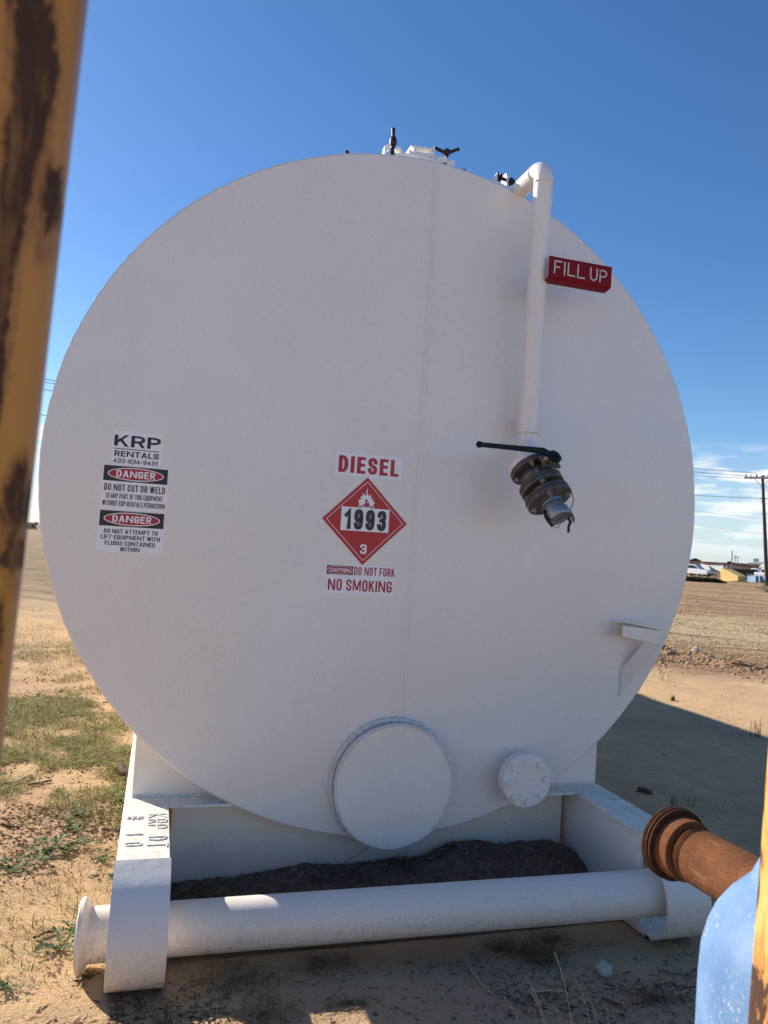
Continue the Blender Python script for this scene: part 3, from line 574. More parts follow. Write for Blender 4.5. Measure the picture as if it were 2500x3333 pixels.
def diam(mb, r, y, t=.0006): return mb.prism([Vector((DC[0]+dx*r, y, DC[1]+dz*r+GZ)) for dx, dz in ((0, 1), (1, 0), (0, -1), (-1, 0))], Vector((0, t, 0)))
pl = part_label(diam(MB(), DR, -.0016).build('hazard_placard', 'placard red', tank, 0, 0), 'red diamond placard with flame and number')
b = MB()
for k in range(4):
    P = [Vector((0, 1)), Vector((1, 0)), Vector((0, -1)), Vector((-1, 0))]; p, q = P[k], P[(k+1) % 4]; r1, r2 = DR-.0185, DR-.0215
    b.add([Vector((DC[0]+v[0]*r, -.0022, DC[1]+v[1]*r+GZ)) for v, r in ((p, r1), (q, r1), (q, r2), (p, r2))], [(0, 1, 2, 3)])
b.build('border_line', 'decal white', pl, 0, 0)
rect(MB(), -.298, -.192, -.0795, -.0885, -.0024).build('number_panel', 'decal white', pl, 0, 0)
b = MB(); put_text(b, '1993', -.188, -.141, .190, .090, -.0034, .205); b.build('number', 'decal black', pl, 0, 0)
b = MB(); put_text(b, '3', -.1885, -.270, .030, .043, -.0026, .21); b.build('class_number', 'decal white', pl, 0, 0); rect(MB(), -.2255, -.0830, -.1505, -.0790, -.0026).build('flame_base', 'decal white', pl, 0, 0)
Zd = zoomed(3.16, 1000, 1300)
FL = [(626, 905), (604, 950), (612, 985), (590, 985), (572, 960), (568, 1000), (545, 998), (558, 1025), (528, 1032), (533, 1075), (552, 1105), (585, 1122), (630, 1125), (665, 1108), (688, 1075), (694, 1048), (672, 1060), (680, 1018), (662, 1040), (655, 978), (636, 1000), (618, 960)]
b = MB(); b.add([Vector((p.x, -.0026, p.z)) for p in (at_y(*Zd(*q), 0) for q in FL)], [tuple(range(len(FL)-1, -1, -1))]); b.build('flame', 'decal white', pl, 0, 0)
FI = [(604, 1022), (622, 1040), (612, 1070), (632, 1060), (642, 1080), (625, 1106), (600, 1110), (578, 1092), (572, 1076), (592, 1082), (598, 1062), (592, 1040)]
b = MB(); b.add([Vector((p.x, -.0032, p.z)) for p in (at_y(*Zd(*q), 0) for q in FI)], [tuple(range(len(FI)-1, -1, -1))]); b.build('flame_core', 'placard red', pl, 0, 0)

# ---- skid
def nose_prof(t):                                          # bull nose: outer line, (y, z) in tank coordinates
    P = [(-.516, -1.3592), (-.56, -1.382), (-.612, -1.412), (-.660, -1.455), (-.696, -1.510), (-.714, -1.570), (-.708, -1.632), (-.680, -1.688), (-.632, -1.728), (-.575, -1.742), (-.50, -1.745), (.6, -1.745)]
    out = []
    for i, (y, z) in enumerate(P):
        a, c = P[max(i-1, 0)], P[min(i+1, len(P)-1)]; d = Vector((c[0]-a[0], c[1]-a[1])).normalized(); nrm = Vector((-d.y, d.x)); out.append((y + nrm.x*t, z + nrm.y*t))
    return P, out
rails = []
for sgn, (x0, x1), lab in ((-1, (-1.11, -.935), 'left skid rail, sunlit on top, with raised weld lettering'), (1, (.928, 1.115), 'right skid rail in shade')):
    xi, xo = (x1, x0) if sgn < 0 else (x0, x1)
    b = MB(); b.box(T(x0, -.515, -1.372), T(x1, 10.4, -1.36)); rail = part_label(b.build('skid_rail', 'dusty flange paint', tank, .0015), lab)
    wx = xi + sgn*.018
    b = MB(); b.box(T(wx-.006, -.50, -1.3725), T(wx+.006, 10.4, -1.735)); b.build('rail_web', 'dusty white paint', rail)
    b = MB(); b.box(T(xo-sgn*.006-.005, .62, -1.3725), T(xo-sgn*.006+.005, 10.4, -1.735)); b.build('outer_web', 'dusty white paint', rail)
    P, I = nose_prof(.013)
    def dense(Q):
        out = []
        for k in range(len(Q)-2):
            a_, b_, c_, d_ = (Vector(Q[max(k-1, 0)]), Vector(Q[k]), Vector(Q[k+1]), Vector(Q[min(k+2, len(Q)-1)]))
            for t in (0, .25, .5, .75): out.append(tuple(.5*((2*b_) + (c_-a_)*t + (2*a_-5*b_+4*c_-d_)*t*t + (3*b_-a_-3*c_+d_)*t**3)))
        return out + [Q[-2], Q[-1]]
    P, I = dense(P), dense(I); n = len(P); b = MB(); dent = lambda y, x: .0016*math.sin(y*31+x*40)
    vs = [T(x, y, z) for y, z in P for x in (x0-.004, x1+.004)] + [T(x, y, z) for y, z in I for x in (x0-.004, x1+.004)]; fs = []
    for i in range(n-1):
        o_, q_ = 2*i, 2*n+2*i; fs += [(o_, o_+2, o_+3, o_+1), (q_, q_+1, q_+3, q_+2), (o_, q_, q_+2, o_+2), (o_+1, o_+3, q_+3, q_+1)]
    fs += [(0, 1, 2*n+1, 2*n), (2*n-2, 4*n-2, 4*n-1, 2*n-1)]; b.add(vs, fs)
    me_o = b.build('nose_plate', 'dusty white paint', rail, .0, 40)
    # weld lettering on the top flange: reads towards the viewer, letter tops to the right
    GL = {'K': [[(0, 0), (0, 1)], [(.7, 1), (0, .45), (.7, 0)]], 'R': [[(0, 0), (0, 1), (.55, .95), (.6, .65), (.5, .5), (0, .48)], [(.25, .48), (.7, 0)]], 'P': [[(0, 0), (0, 1), (.55, .95), (.65, .72), (.55, .5), (0, .47)]],
          'D': [[(0, 0), (0, 1), (.45, .9), (.65, .5), (.45, .1), (0, 0)]], 'T': [[(.35, 0), (.35, 1)], [(0, 1), (.7, 1)]], '#': [[(.2, 0), (.25, 1)], [(.55, 0), (.6, 1)], [(0, .33), (.8, .33)], [(0, .66), (.8, .66)]],
          '1': [[(.3, 0), (.3, 1)]], '0': [[(.1, .15), (.1, .85), (.35, 1), (.6, .85), (.6, .15), (.35, 0), (.1, .15)]], ' ': []}
    for (txt, xb, ht, ys0, adv) in (('KRP DT', xi-.010 if sgn < 0 else xo-.010, .068, -.095 if sgn < 0 else .02, .058), ('# 10', xi-.095 if sgn < 0 else xo-.095, .060, -.105 if sgn < 0 else .01, .088)):
        b = MB()
        for i, ch in enumerate(txt):
            for st in GL[ch]:
                pp = []
                for j in range(len(st)-1):
                    for t in np.linspace(0, 1, 6, endpoint=(j == len(st)-2)):
                        u = st[j][0]*(1-t) + st[j+1][0]*t; v = st[j][1]*(1-t) + st[j+1][1]*t
                        pp.append(T(xb - ht + v*ht, ys0 - i*adv - u*.05, -1.3585 + random.uniform(-.0005, .0005)))
                b.tube(pp, [.0027 + random.uniform(-.0006, .0009) for _ in pp], 6)
        b.build('weld_lettering', 'dusty flange paint', rail)
    rails.append(rail)
# cross members and saddles
for yb in (.10, 3.2, 6.4, 9.6):
    b = MB(); b.box(T(-.934, yb-.095, -1.372), T(.927, yb+.10, -1.3605)); cm = b.build('cross_member', 'dusty flange paint', tank, .0015)
    b = MB(); b.box(T(-.916, yb-.006, -1.3725), T(.909, yb+.006, -1.735)); b.build('member_web', 'speckled web paint', cm)
    for sgn in (-1, 1):
        th = [math.atan2(-1.36, sgn*math.sqrt(RT**2-1.36**2)), math.atan2(-math.sqrt(RT**2-1.083**2), sgn*1.083)]
        arcp = [(math.cos(t)*RT, math.sin(t)*RT) for t in np.linspace(th[0], th[1], 14)]
        xo = sgn*1.083 if sgn < 0 else 1.105
        if sgn > 0: arcp = [(math.cos(t)*RT, math.sin(t)*RT) for t in np.linspace(th[0], math.atan2(-math.sqrt(RT**2-1.105**2), 1.105), 14)]
        b = MB(); b.prism([T(x, yb+.02, z) for x, z in arcp + [(xo, -1.3595)]], Vector((0, .014, 0))); b.build('saddle_plate', 'dusty white paint', tank, .001)
        wl = [T(x*.999, yb+.018, z) for x, z in arcp]; 
for xa, xb in ((-1.08, -.69), (.70, 1.10)):
    b = MB(); wl = [T(x, .114, -1.3565) for x in np.arange(xa, xb, .012)]; b.tube(wl, [.0055+random.uniform(-.0015, .002) for _ in wl], 6); b.build('saddle_weld', 'weld bead', tank)
# cross pipe with its end flange
p0, p1 = T(-1.205, -.443, -1.634), T(1.06, -.572, -1.572)
b = MB(); b.cyl(p0, p1, .0875, None, 56); cp = b.build('cross_pipe', 'dusty white paint', tank)
ax = (p1-p0).normalized(); b = MB(); b.lathe(p0 - ax*.008, ax, [(0, .075), (0, .114), (.004, .118), (.016, .118), (.020, .113), (.026, .098), (.034, .0885)], 56); b.build('end_flange', 'dusty white paint', cp)

# ---- hatch and fittings on the crown
hy = .42
def topx(px, py, y=hy): return at_y(px, py, y)
Zt = zoomed(3.318, 1220, 400)
hc = (topx(*Zt(190, 330)) + topx(*Zt(770, 440)))/2
b = MB(); b.lathe(Vector((hc.x, hy+.25, GZ+1.46)), (0, 0, 1), [(0, .27), (.275, .27), (.28, .285), (.292, .285), (.295, .27), (.305, .20), (.31, 0)], 48); hatch = b.build('top_hatch', 'tank white paint', tank)
def lug(px0, py0, px1, py1, y):                            # forked eye lug and its drop bolt
    p, q = topx(px0, py0, y), topx(px1, py1, y); return p, q
# hinge
hA, hB = topx(*Zt(385, 325)), topx(*Zt(640, 370)); hd = (hB-hA).normalized()
b = MB(); b.cyl(hA - hd*.012, hB + hd*.012, .012, .012, 14); hinge = b.build('hatch_hinge', 'tank white paint', tank)
for t, nm in ((.12, 'hinge_leaf'), (.93, 'hinge_leaf')):
    c = hA + (hB-hA)*t; b = MB(); b.prism([c + Vector((-.005, y, z)) for y, z in ((-.022, -.03), (.05, -.055), (.10, .0), (.09, .034), (.0, .036), (-.02, .02))], Vector((.010, 0, 0))); b.build(nm, 'tank white paint', hinge, .003)
c0, c1 = topx(*Zt(410, 255)), topx(*Zt(635, 290)); b = MB(); b.prism([c0 + Vector((-.01, -.008, .004)), c1 + Vector((.01, -.008, .004)), c1 + Vector((.01, .10, .012)), c0 + Vector((-.01, .10, .012))], Vector((0, 0, -.009))); b.build('hinge_strap', 'tank white paint', hinge, .003)
# upright drop bolt with T handle seen end-on
def drop_bolt(bx, by0, by1, name):
    p, q = topx(*Zt(bx, by0)), topx(*Zt(bx, by1)); return p, q
p, q = drop_bolt(190, 345, 200, 'hatch_clamp')
b = MB(); b.cyl(p + Vector((0, 0, -.06)), Vector((p.x, p.y, q.z-.0)), .0105, .0105, 14); clamp = b.build('hatch_clamp', 'black steel', tank)
b = MB(); b.lathe(Vector((p.x, p.y, topx(*Zt(195, 245)).z)), (0, 0, 1), [(0, .017), (.012, .019), (.034, .018), (.046, .011)], 16)
b.tube([Vector((p.x+.002, p.y-.004, topx(*Zt(198, 215)).z)), topx(*Zt(200, 140)), topx(*Zt(201, 62))], [.0105, .0088, .0105], 12); b.build('clamp_handle', 'black steel', clamp)
for dx in (-1, 1):
    c = Vector((p.x + dx*.030, p.y, topx(*Zt(190, 275)).z)); b = MB()
    b.prism([c + Vector((sx*dx, -.02, sz)) for sx, sz in ((-.016, .006), (.004, .010), (.016, -.004), (.020, -.05), (.008, -.052), (.002, -.012), (-.016, -.008))], Vector((0, .05, 0))); b.build('clamp_lug', 'tank white paint', clamp, .003)
# slanted drop bolt with V handle
p = topx(*Zt(765, 450)); qn = topx(*Zt(775, 330)); t1, t2 = topx(*Zt(640, 265)), topx(*Zt(905, 283))
b = MB(); b.cyl(p + (p-qn)*.6, qn, .0105, .0105, 14); cl2 = b.build('hatch_clamp', 'black steel', tank)
b = MB(); b.lathe(qn - (qn-p).normalized()*.008, qn-p, [(0, .017), (.01, .021), (.022, .020), (.03, .012)], 16); b.tube([t1, t1+(qn-t1)*.06, qn, t2+(qn-t2)*.06, t2], [.0110, .0085, .010, .0085, .0110], 12); b.build('clamp_handle', 'black steel', cl2)
for px, py, w in ((720, 385, .030), (815, 425, .022)):
    c = topx(*Zt(px, py)); b = MB(); b.prism([c + Vector((sx*w, -.014, sz)) for sx, sz in ((-1, -.022), (-1, -.004), (.6, .012), (1, .004), (1, -.022))], Vector((0, .05, 0))); b.build('clamp_lug', 'tank white paint', cl2, .003)
# pipe clamp beside the fill line
yc = .22; def_ = lambda px, py: at_y(*Zt(px, py), yc)
a_, e_ = def_(1300, 575), def_(1505, 648); dd = (e_-a_).normalized()
b = MB(); b.cyl(a_, e_, .0095, .0095, 12); pc = b.build('vent_bracket', 'black steel', tank)
for t, r in ((.05, .021), (.20, .0215), (.76, .021), (.88, .016)):
    b = MB(); b.hexnut(a_ + (e_-a_)*t, dd, r, .011); b.build('nut', 'black steel', pc)
c = def_(1420, 615); b = MB(); b.prism([c + dd*-.005 + Vector((0, y, z)) for y, z in ((-.02, -.10), (.05, -.10), (.05, .01), (.03, .034), (-.0, .036), (-.02, .01))], dd*.010); b.build('bracket_plate', 'tank white paint', pc, .003)
b = MB(); c = def_(1290, 612); b.prism([c + Vector((0, y, z)) for y, z in ((-.02, -.06), (.05, -.06), (.05, .02), (-.02, .02))], dd*.010); c = def_(1345, 655); b.cyl(c + Vector((-.02, 0, -.004)), c + Vector((.03, 0, -.02)), .016); b.build('bracket_foot', 'tank white paint', pc, .002)
for px, py, y in ((1129, 496, .25), (1510, 556, .25)):
    c = at_y(px, py, y); b = MB(); b.cyl(c + Vector((0, 0, -.2)), c + Vector((0, 0, -.006)), .012); b.lathe(c + Vector((0, 0, -.008)), (0, 0, 1), [(0, .010), (.006, .013), (.014, .010)], 12); b.build('vent_knob', 'black steel', tank)

# ================================================================== THINGS IN FRONT
# yellow posts of the frame the viewer looks through
def post(label, xa, xb, ya, yb, mat, lean, zt):
    r = .012; t = thing('frame_post', label, 'post', ((xa+xb)/2, (ya+yb)/2, 0), 'rusty yellow frame posts in the foreground')
    n = 5; P = []
    for cx, cy, a in ((xb-r, yb-r, 0), (xa+r, yb-r, 90), (xa+r, ya+r, 180), (xb-r, ya+r, 270)):
        for k in range(n): g = R(a + 90*k/(n-1)); P.append((cx + r*math.cos(g), cy + r*math.sin(g)))
    b = MB(); zs = [.012, .35, .8, 1.2, 1.6, 2.0, zt]; m_ = len(P)
    b.add([Vector((x + lean.x*(z-1.4), y + lean.y*(z-1.4), z)) for z in zs for x, y in P],
          [(i*m_+k, i*m_+(k+1) % m_, (i+1)*m_+(k+1) % m_, (i+1)*m_+k) for i in range(len(zs)-1) for k in range(m_)] + [tuple(range(m_-1, -1, -1)), tuple((len(zs)-1)*m_+k for k in range(m_))])
    b.build('tube', mat, t); b = MB(); b.box((xa-.04, ya-.04, -.02), (xb+.04, yb+.04, .0118)); b.build('base_plate', 'dark rust', t, .002); return t
la, lb = at_depth(297, 0, .55), at_depth(0, 2590, .55); ll = (la-lb)/(la.z-lb.z); c = la + ll*(1.4-la.z)
post('dark shaded post, yellow paint with long brown rust patches, at the left edge', c.x-.10, c.x, c.y-.045, c.y, 'yellow post paint', ll, 2.6)
ra, rb = at_depth(2500, 2275, 1.05), at_depth(2434, 3149, 1.05); rl = (ra-rb)/(ra.z-rb.z); c = ra + rl*(1.4-ra.z)
post('sunlit amber yellow post streaked with rust at the lower right corner', c.x, c.x+.10, c.y-.10, c.y, 'amber post paint', rl, 1.55)

# blue vessel with the rusted outlet
bc = Vector((-.002, -2.345, 0))
ves = thing('pump_vessel', 'chalky blue domed vessel with a rusty threaded outlet pipe', 'pressure vessel', (bc.x, bc.y, 0))
prof = [(.02, .19), (.05, .215), (.10, .22), (.80, .22), (.845, .2195), (.89, .217), (.92, .210), (.945, .2), (.97, .183), (.993, .162), (1.005, .146), (1.015, .143)]
b = MB(); b.lathe(Vector((bc.x, bc.y, 0)), (0, 0, 1), prof, 72); body = b.build('vessel_body', 'chalked blue paint', ves, 0, 30)
b = MB(); b.lathe(Vector((bc.x, bc.y, 0)), (0, 0, 1), [(1.005, .13), (1.009, .149), (1.030, .140), (1.055, .122), (1.075, .095), (1.088, .055), (1.092, 0)], 64); b.build('dome_cap', 'chalked blue paint', ves, 0, 30)
sp_ = [bc + Vector((math.cos(g)*.222, math.sin(g)*.222, z)) for g, z in ((R(221), .93), (R(216), .90), (R(213.5), .86), (R(213), .80), (R(213.5), .74), (R(216), .69))]
b = MB(); b.tube(sp_, [.004, .006, .007, .0065, .006, .003], 8); b.build('lifting_rib', 'olive stain paint', body)
pA, pB = at_depth(2181, 2737, 1.66), at_depth(2402, 2862, 1.48); pd = (pB-pA).normalized(); pL = (bc - pA); pL.z = 0
b = MB(); b.lathe(pA, pd, [(.070, .05), (.071, .0528), (.074, .0545), (.077, .0525), (.080, .0548), (.083, .0525), (.086, .0552), (.089, .053), (.093, .0558), (.36, .0558)], 64); op = b.build('outlet_pipe', 'rusted pipe', ves, 0, 20)
b = MB(); b.lathe(pA, pd, [(-.004, 0.045), (-.004, .070), (0, .0755), (.006, .0755), (.007, .0725), (.0095, .0725), (.0105, .0765), (.0165, .0765), (.0175, .073), (.020, .073), (.021, .0755), (.026, .0755), (.027, .063)], 72); b.build('collar_ring', 'dark rust', op)
b = MB(); b.lathe(pA, pd, [(.0272, .055), (.0272, .0632), (.060, .0632), (.062, .061), (.0622, .05)], 64); b.build('collar_band', 'rusted pipe', op)

# ================================================================== GROUND DETAIL
def blades_mesh(roots, hmin, hmax, width, lean, seg=2):
    vs, fs = [], []
    for (x, y, z) in roots:
        a = random.uniform(0, 6.283); h = random.uniform(hmin, hmax); l = random.uniform(.2, 1)*lean*h; w = width*random.uniform(.6, 1.3)
        dx, dy = math.cos(a), math.sin(a); k = len(vs)
        for i in range(seg):
            t = i/seg; ww = w*(1-t*.6); cx, cy, cz = x + dx*l*t*t, y + dy*l*t*t, z + h*t*(1-.25*t*lean)
            vs += [(cx-dy*ww, cy+dx*ww, cz), (cx+dy*ww, cy-dx*ww, cz)]
        vs.append((x + dx*l, y + dy*l, z + h*(1-.25*lean)))
        for i in range(seg-1): fs.append((k+2*i, k+2*i+1, k+2*i+3, k+2*i+2))
        fs.append((k+2*seg-2, k+2*seg-1, k+2*seg))
    return vs, fs
def scatter_left(n, y0, y1, fn):                           # sown over the strip of yard left of the tank
    k = n*14; y = y0 + (y1-y0)*RNG.random(k)**1.6; xr = -1.12; xl = -1.25 - (y+3.26)*.26; x = xl + (xr-xl)*RNG.random(k)
    keep = np.flatnonzero(RNG.random(k) < fn(x, y))[:n]; return x[keep], y[keep]
def lawn(x, y):
    v = fbm(x*1.1, y*1.1, 71, 3) + .6*fbm(x*5, y*5, 75, 2); base = np.clip((v + .24)*2.6, 0, 1)
    return base*np.interp(y, [-.6, .9, 1.3, 2.2, 4.2, 5.0, 6.6, 7.5, 12], [.02, .03, .45, 1, 1, .45, .5, .15, .10])
def sow(name, mat, n, y0, y1, hmin, hmax, w, lean, fn=lawn):
    x, y = scatter_left(n, y0, y1, fn); h = height(x, y); o = MB(); o.v, o.f = blades_mesh(list(zip(x, y, h-.004)), hmin, hmax, w, lean); return kind(o.build(name, mat, None, 0, 0), 'stuff')
sow('grass', 'grass green', 30000, -.5, 12, .012, .070, .0019, 2.2); sow('grass', 'olive grass', 22000, -.2, 12, .015, .085, .0016, 2.0); sow('dry_grass', 'straw', 12000, -.5, 10, .012, .08, .0014, 2.6)
sow('grass', 'tip grass', 3600, -.3, 10, .04, .125, .0021, 1.2)
def litter(name, mat, pts, smin, smax, slim):
    X_, Y_ = pts; hs = height(X_, Y_); b = MB()
    for x, y, h in zip(X_, Y_, hs):
        a = random.uniform(0, 6.283); l = smin + (smax-smin)*random.random()**2.6; w = max(.001, l*random.uniform(*slim)); dx, dy = math.cos(a), math.sin(a)
        t = random.uniform(.2, .6)*w + .0015; rise = max(0, random.uniform(-.5, .35))*l; z = h + .0005
        P = [Vector((x-dx*l/2, y-dy*l/2, z)), Vector((x-dy*w/2, y+dx*w/2, z+t*.4)), Vector((x+dx*l/2, y+dy*l/2, z+rise)), Vector((x+dy*w/2, y-dx*w/2, z+t*.4)), Vector((x+dx*l*.1, y+dy*l*.1, z+t+rise*.5))]
        b.add(P, [(0, 3, 4), (3, 2, 4), (2, 1, 4), (1, 0, 4), (0, 1, 2, 3)])
    return kind(b.build(name, mat, None, 0, 0), 'stuff')
def ring_pts(n, rects, f=2.3, clump=5.0):
    xs, ys = [], []; tot = sum(r[4] for r in rects)
    for (x0, x1, y0, y1, w) in rects:
        k = int(n*w/tot); x, y = RNG.uniform(x0, x1, k*14), RNG.uniform(y0, y1, k*14)
        keep = np.flatnonzero(RNG.random(k*14) < .05 + clump*np.clip(fbm(x*f, y*f, 83, 3)+.03*0, 0, 1)**1.5)[:k]; xs.append(x[keep]); ys.append(y[keep])
    return np.concatenate(xs), np.concatenate(ys)
RECTS = [(-2.2, -1.13, -.85, 1.2, 3.2), (-3.0, -1.15, 1.0, 4.5, 5.5), (-1.1, 1.5, -1.15, -.55, 6.5), (1.15, 5, -.8, 6, 3.0), (3.0, 9, 4, 13, 1.6), (-4, -1.4, 4.5, 12, .8)]
litter('ground_litter', 'dry litter', ring_pts(17000, RECTS), .003, .026, (.12, .40)); litter('bark_litter', 'twig bark', ring_pts(4500, RECTS, 1.7, 7), .006, .055, (.03, .09)); litter('leaf_litter', 'dry litter', ring_pts(14000, [(-2.6, -1.13, .2, 2.6, 5), (-3.2, -1.2, 2.4, 6, 3)], 2.0, 6), .004, .034, (.15, .5)); litter('pale_litter', 'pale litter', ring_pts(6500, [r_ for r_ in RECTS if r_[0] != -1.1]), .003, .028, (.15, .5))
def stone_mesh(b, c, s, seed, flat=.7):
    rs = random.Random(seed); t = (1+5**.5)/2
    V = [Vector(p).normalized() for p in ((-1, t, 0), (1, t, 0), (-1, -t, 0), (1, -t, 0), (0, -1, t), (0, 1, t), (0, -1, -t), (0, 1, -t), (t, 0, -1), (t, 0, 1), (-t, 0, -1), (-t, 0, 1))]
    sc = Vector((rs.uniform(.75, 1.2), rs.uniform(.75, 1.2), flat*rs.uniform(.8, 1.2))); V = [Vector((v.x*sc.x, v.y*sc.y, v.z*sc.z))*rs.uniform(.78, 1.18)*s + Vector(c) for v in V]
    b.add(V, ((0, 11, 5), (0, 5, 1), (0, 1, 7), (0, 7, 10), (0, 10, 11), (1, 5, 9), (5, 11, 4), (11, 10, 2), (10, 7, 6), (7, 1, 8), (3, 9, 4), (3, 4, 2), (3, 2, 6), (3, 6, 8), (3, 8, 9), (4, 9, 5), (2, 4, 11), (6, 2, 10), (8, 6, 7), (9, 8, 1)))
b = MB()
px_, py_ = ring_pts(2600, RECTS); ph_ = height(px_, py_)
for i, (x, y, h_) in enumerate(zip(px_, py_, ph_)): stone_mesh(b, (x, y, h_+.001), (.0018 + .007*random.random()**3)*(1.6 if y > 4 else 1), i)
kind(b.build('pebbles', 'gravel stone', None, 0, 0), 'stuff')
b = MB()                                                   # clods along the spoil row
SS = RNG.uniform(-2.0, BL+1, 2300); TT = RNG.normal(0, .24, 2300); QX, QY = BA.x + BD.x*SS + BN.x*TT, BA.y + BD.y*SS + BN.y*TT; QH = height(QX, QY)
for i in range(2300): stone_mesh(b, (QX[i], QY[i], QH[i]+.003), .007 + .034*random.random()**3, i+9000)
for i in range(240):
    s_, t_ = random.gauss(-.1, .5), random.gauss(-.9, .25); p = BA + BD*s_ + BN*t_; stone_mesh(b, (p.x, p.y, gh(p.x, p.y)+.005), .008 + .045*random.random()**2.5, i+19000)
kind(b.build('spoil_clods', 'clod dirt', None, 0, 0), 'stuff')

def yard(n, v0, v1, seed):                                 # points strewn over the right yard in the graded bands
    k = n*5; d = v0 + (v1-v0)*RNG.random(k)**1.3; az = RNG.uniform(R(31), R(47), k); x, y = CAM.x + np.sin(az)*d, CAM.y + np.cos(az)*d
    keep = np.flatnonzero(RNG.random(k) < .12 + 1.9*np.clip(vnoise((.62*x+.78*y)*.9, (x-y)*.12, seed)+.5*vnoise(x*1.5, y*1.5, seed+3), 0, 1))[:n]; return x[keep], y[keep]
b = MB(); yx, yy = yard(3600, 11.5, 46, 5); yh = height(yx, yy)
for i in range(len(yx)): stone_mesh(b, (yx[i], yy[i], yh[i]+.004), (.006 + .024*random.random()**3)*(1 + max(0, yy[i]-6)*.03), i+40000, .8)
kind(b.build('yard_clods', 'clod dirt', None, 0, 0), 'stuff')
yx, yy = yard(9000, 13, 26, 9); o = MB(); o.v, o.f = blades_mesh(list(zip(yx, yy, height(yx, yy)-.004)), .02, .085, .004, 1.4); kind(o.build('stubble', 'straw', None, 0, 0), 'stuff')

# gravelly bank inside the skid, against the cross member
mx_, my_ = np.meshgrid(np.linspace(-.925, 1.05, 180), np.linspace(-.42, .052, 46))
cre = np.interp(mx_, [-.93, -.6, -.345, -.15, .048, .196, .318, .465, .554, .70, .824, .918, 1.02], [.05, .07, .10, .088, .105, .108, .165, .160, .145, .150, .150, .115, .03])
prf = np.interp(my_, [-.42, -.33, -.15, -.04, .052], [-.06, .0, .62, .97, 1.0]); mz = cre*prf + .014*fbm(mx_*18, my_*18, 91, 3)*np.clip(prf, .2, 1)
n1_, n2_ = mx_.shape; id_ = np.arange(mx_.size).reshape(n1_, n2_)
b = MB(); b.v = [tuple(p) for p in np.stack([mx_, my_, mz], -1).reshape(-1, 3)]; b.f = [tuple(q) for q in np.stack([id_[:-1, :-1], id_[:-1, 1:], id_[1:, 1:], id_[1:, :-1]], -1).reshape(-1, 4)]
for i in range(1700):
    x, y = random.uniform(-.9, 1.0), .045 - abs(random.gauss(0, .09))
    if y < -.40 or (random.random() > .35 and -.18 > y): continue
    cz = float(np.interp(x, [-.93, -.6, -.345, -.15, .048, .196, .318, .465, .554, .70, .824, .918, 1.02], [.05, .07, .10, .088, .105, .108, .165, .160, .145, .150, .150, .115, .03])*np.interp(y, [-.42, -.33, -.15, -.04, .052], [-.06, 0, .62, .97, 1]))
    stone_mesh(b, (x, y, cz+.002), random.uniform(.003, .010), i+500)
kind(b.build('gravel_bank', 'mound dirt', None, 0, 0), 'stuff'); 
b = MB()
for i in range(650):
    x, y = random.uniform(-.9, 1.0), .043 - abs(random.gauss(0, .07)); 
    if y < -.3: continue
    cz = float(np.interp(x, [-.93, -.6, -.345, -.15, .048, .196, .318, .465, .554, .70, .824, .918, 1.02], [.05, .07, .10, .088, .105, .108, .165, .160, .145, .150, .150, .115, .03])*np.interp(y, [-.42, -.33, -.15, -.04, .052], [-.06, 0, .62, .97, 1]))
    stone_mesh(b, (x, y, cz+.004), random.uniform(.003, .009), i+7500)
kind(b.build('gravel', 'gravel stone', None, 0, 0), 'stuff')

# single plants, stones and sticks
def weed(px, py, size, label, seed, n=7):
    rs = random.Random(seed); p = at_z(px, py, 0); p = on_ground(p.x, p.y); t = thing('weed_plant', label, 'weed', p, 'low green weeds on the bare sand')
    b, lf = MB(), MB()
    for k in range(n):
        a = rs.uniform(0, 6.28); l = size*rs.uniform(.5, 1.1); rise = rs.uniform(.15, .6); pts = []
        for i in range(6):
            u = i/5; pts.append(p + Vector((math.cos(a+u*.4)*l*u, math.sin(a+u*.4)*l*u, l*rise*math.sin(u*2.2)*.7 + .004)))
        b.tube(pts, [.0016*(1-.5*i/5)*size/.12 for i in range(6)], 5)
        for i in range(1, 6):
            for sd in (-1, 1):
                for rep in range(2):
                    c = pts[i-1].lerp(pts[i], rs.random()); g = a + sd*rs.uniform(.5, 1.5); ls = size*rs.uniform(.12, .24); d = Vector((math.cos(g), math.sin(g), rs.uniform(-.1, .5))).normalized(); w = Vector((-d.y, d.x, 0)).normalized()*ls*.24
                    lf.add([c, c + d*ls*.5 + w, c + d*ls, c + d*ls*.5 - w], [(0, 3, 2, 1)])
    b.build('stem', 'weed leaf', t, 0, 0); lf.build('leaves', 'weed leaf', t, 0, 0); return t
WEEDS = [(150, 2790, .15, 'bushy green weed nearest the yellow post, lower left'), (205, 2755, .13, 'green weed with long leaves in front of the grass'), (225, 2690, .11, 'small weed in the middle of the bare sand'), (245, 2650, .10, 'sparse weed just behind the middle sand weed'),
         (400, 2690, .08, 'weed hugging the foot of the left skid rail'), (365, 2840, .07, 'little weed beside the lit rail flange'), (35, 2830, .13, 'weed half hidden by the yellow post'), (190, 3085, .11, 'feathery weed behind the white pipe flange'), (230, 3020, .09, 'feathery weed above the white pipe flange'),
         (30, 3200, .08, 'lone sprig with its shadow in the lower left corner'), (395, 2600, .12, 'weed tucked against the rail behind the weld letters'), (295, 3170, .05, 'tiny sprig under the white pipe stub'), (330, 2790, .08, 'creeping weed between sand and rail')]
for i, (px, py, sz, lb_) in enumerate(WEEDS): weed(px, py, sz, lb_, i+1)
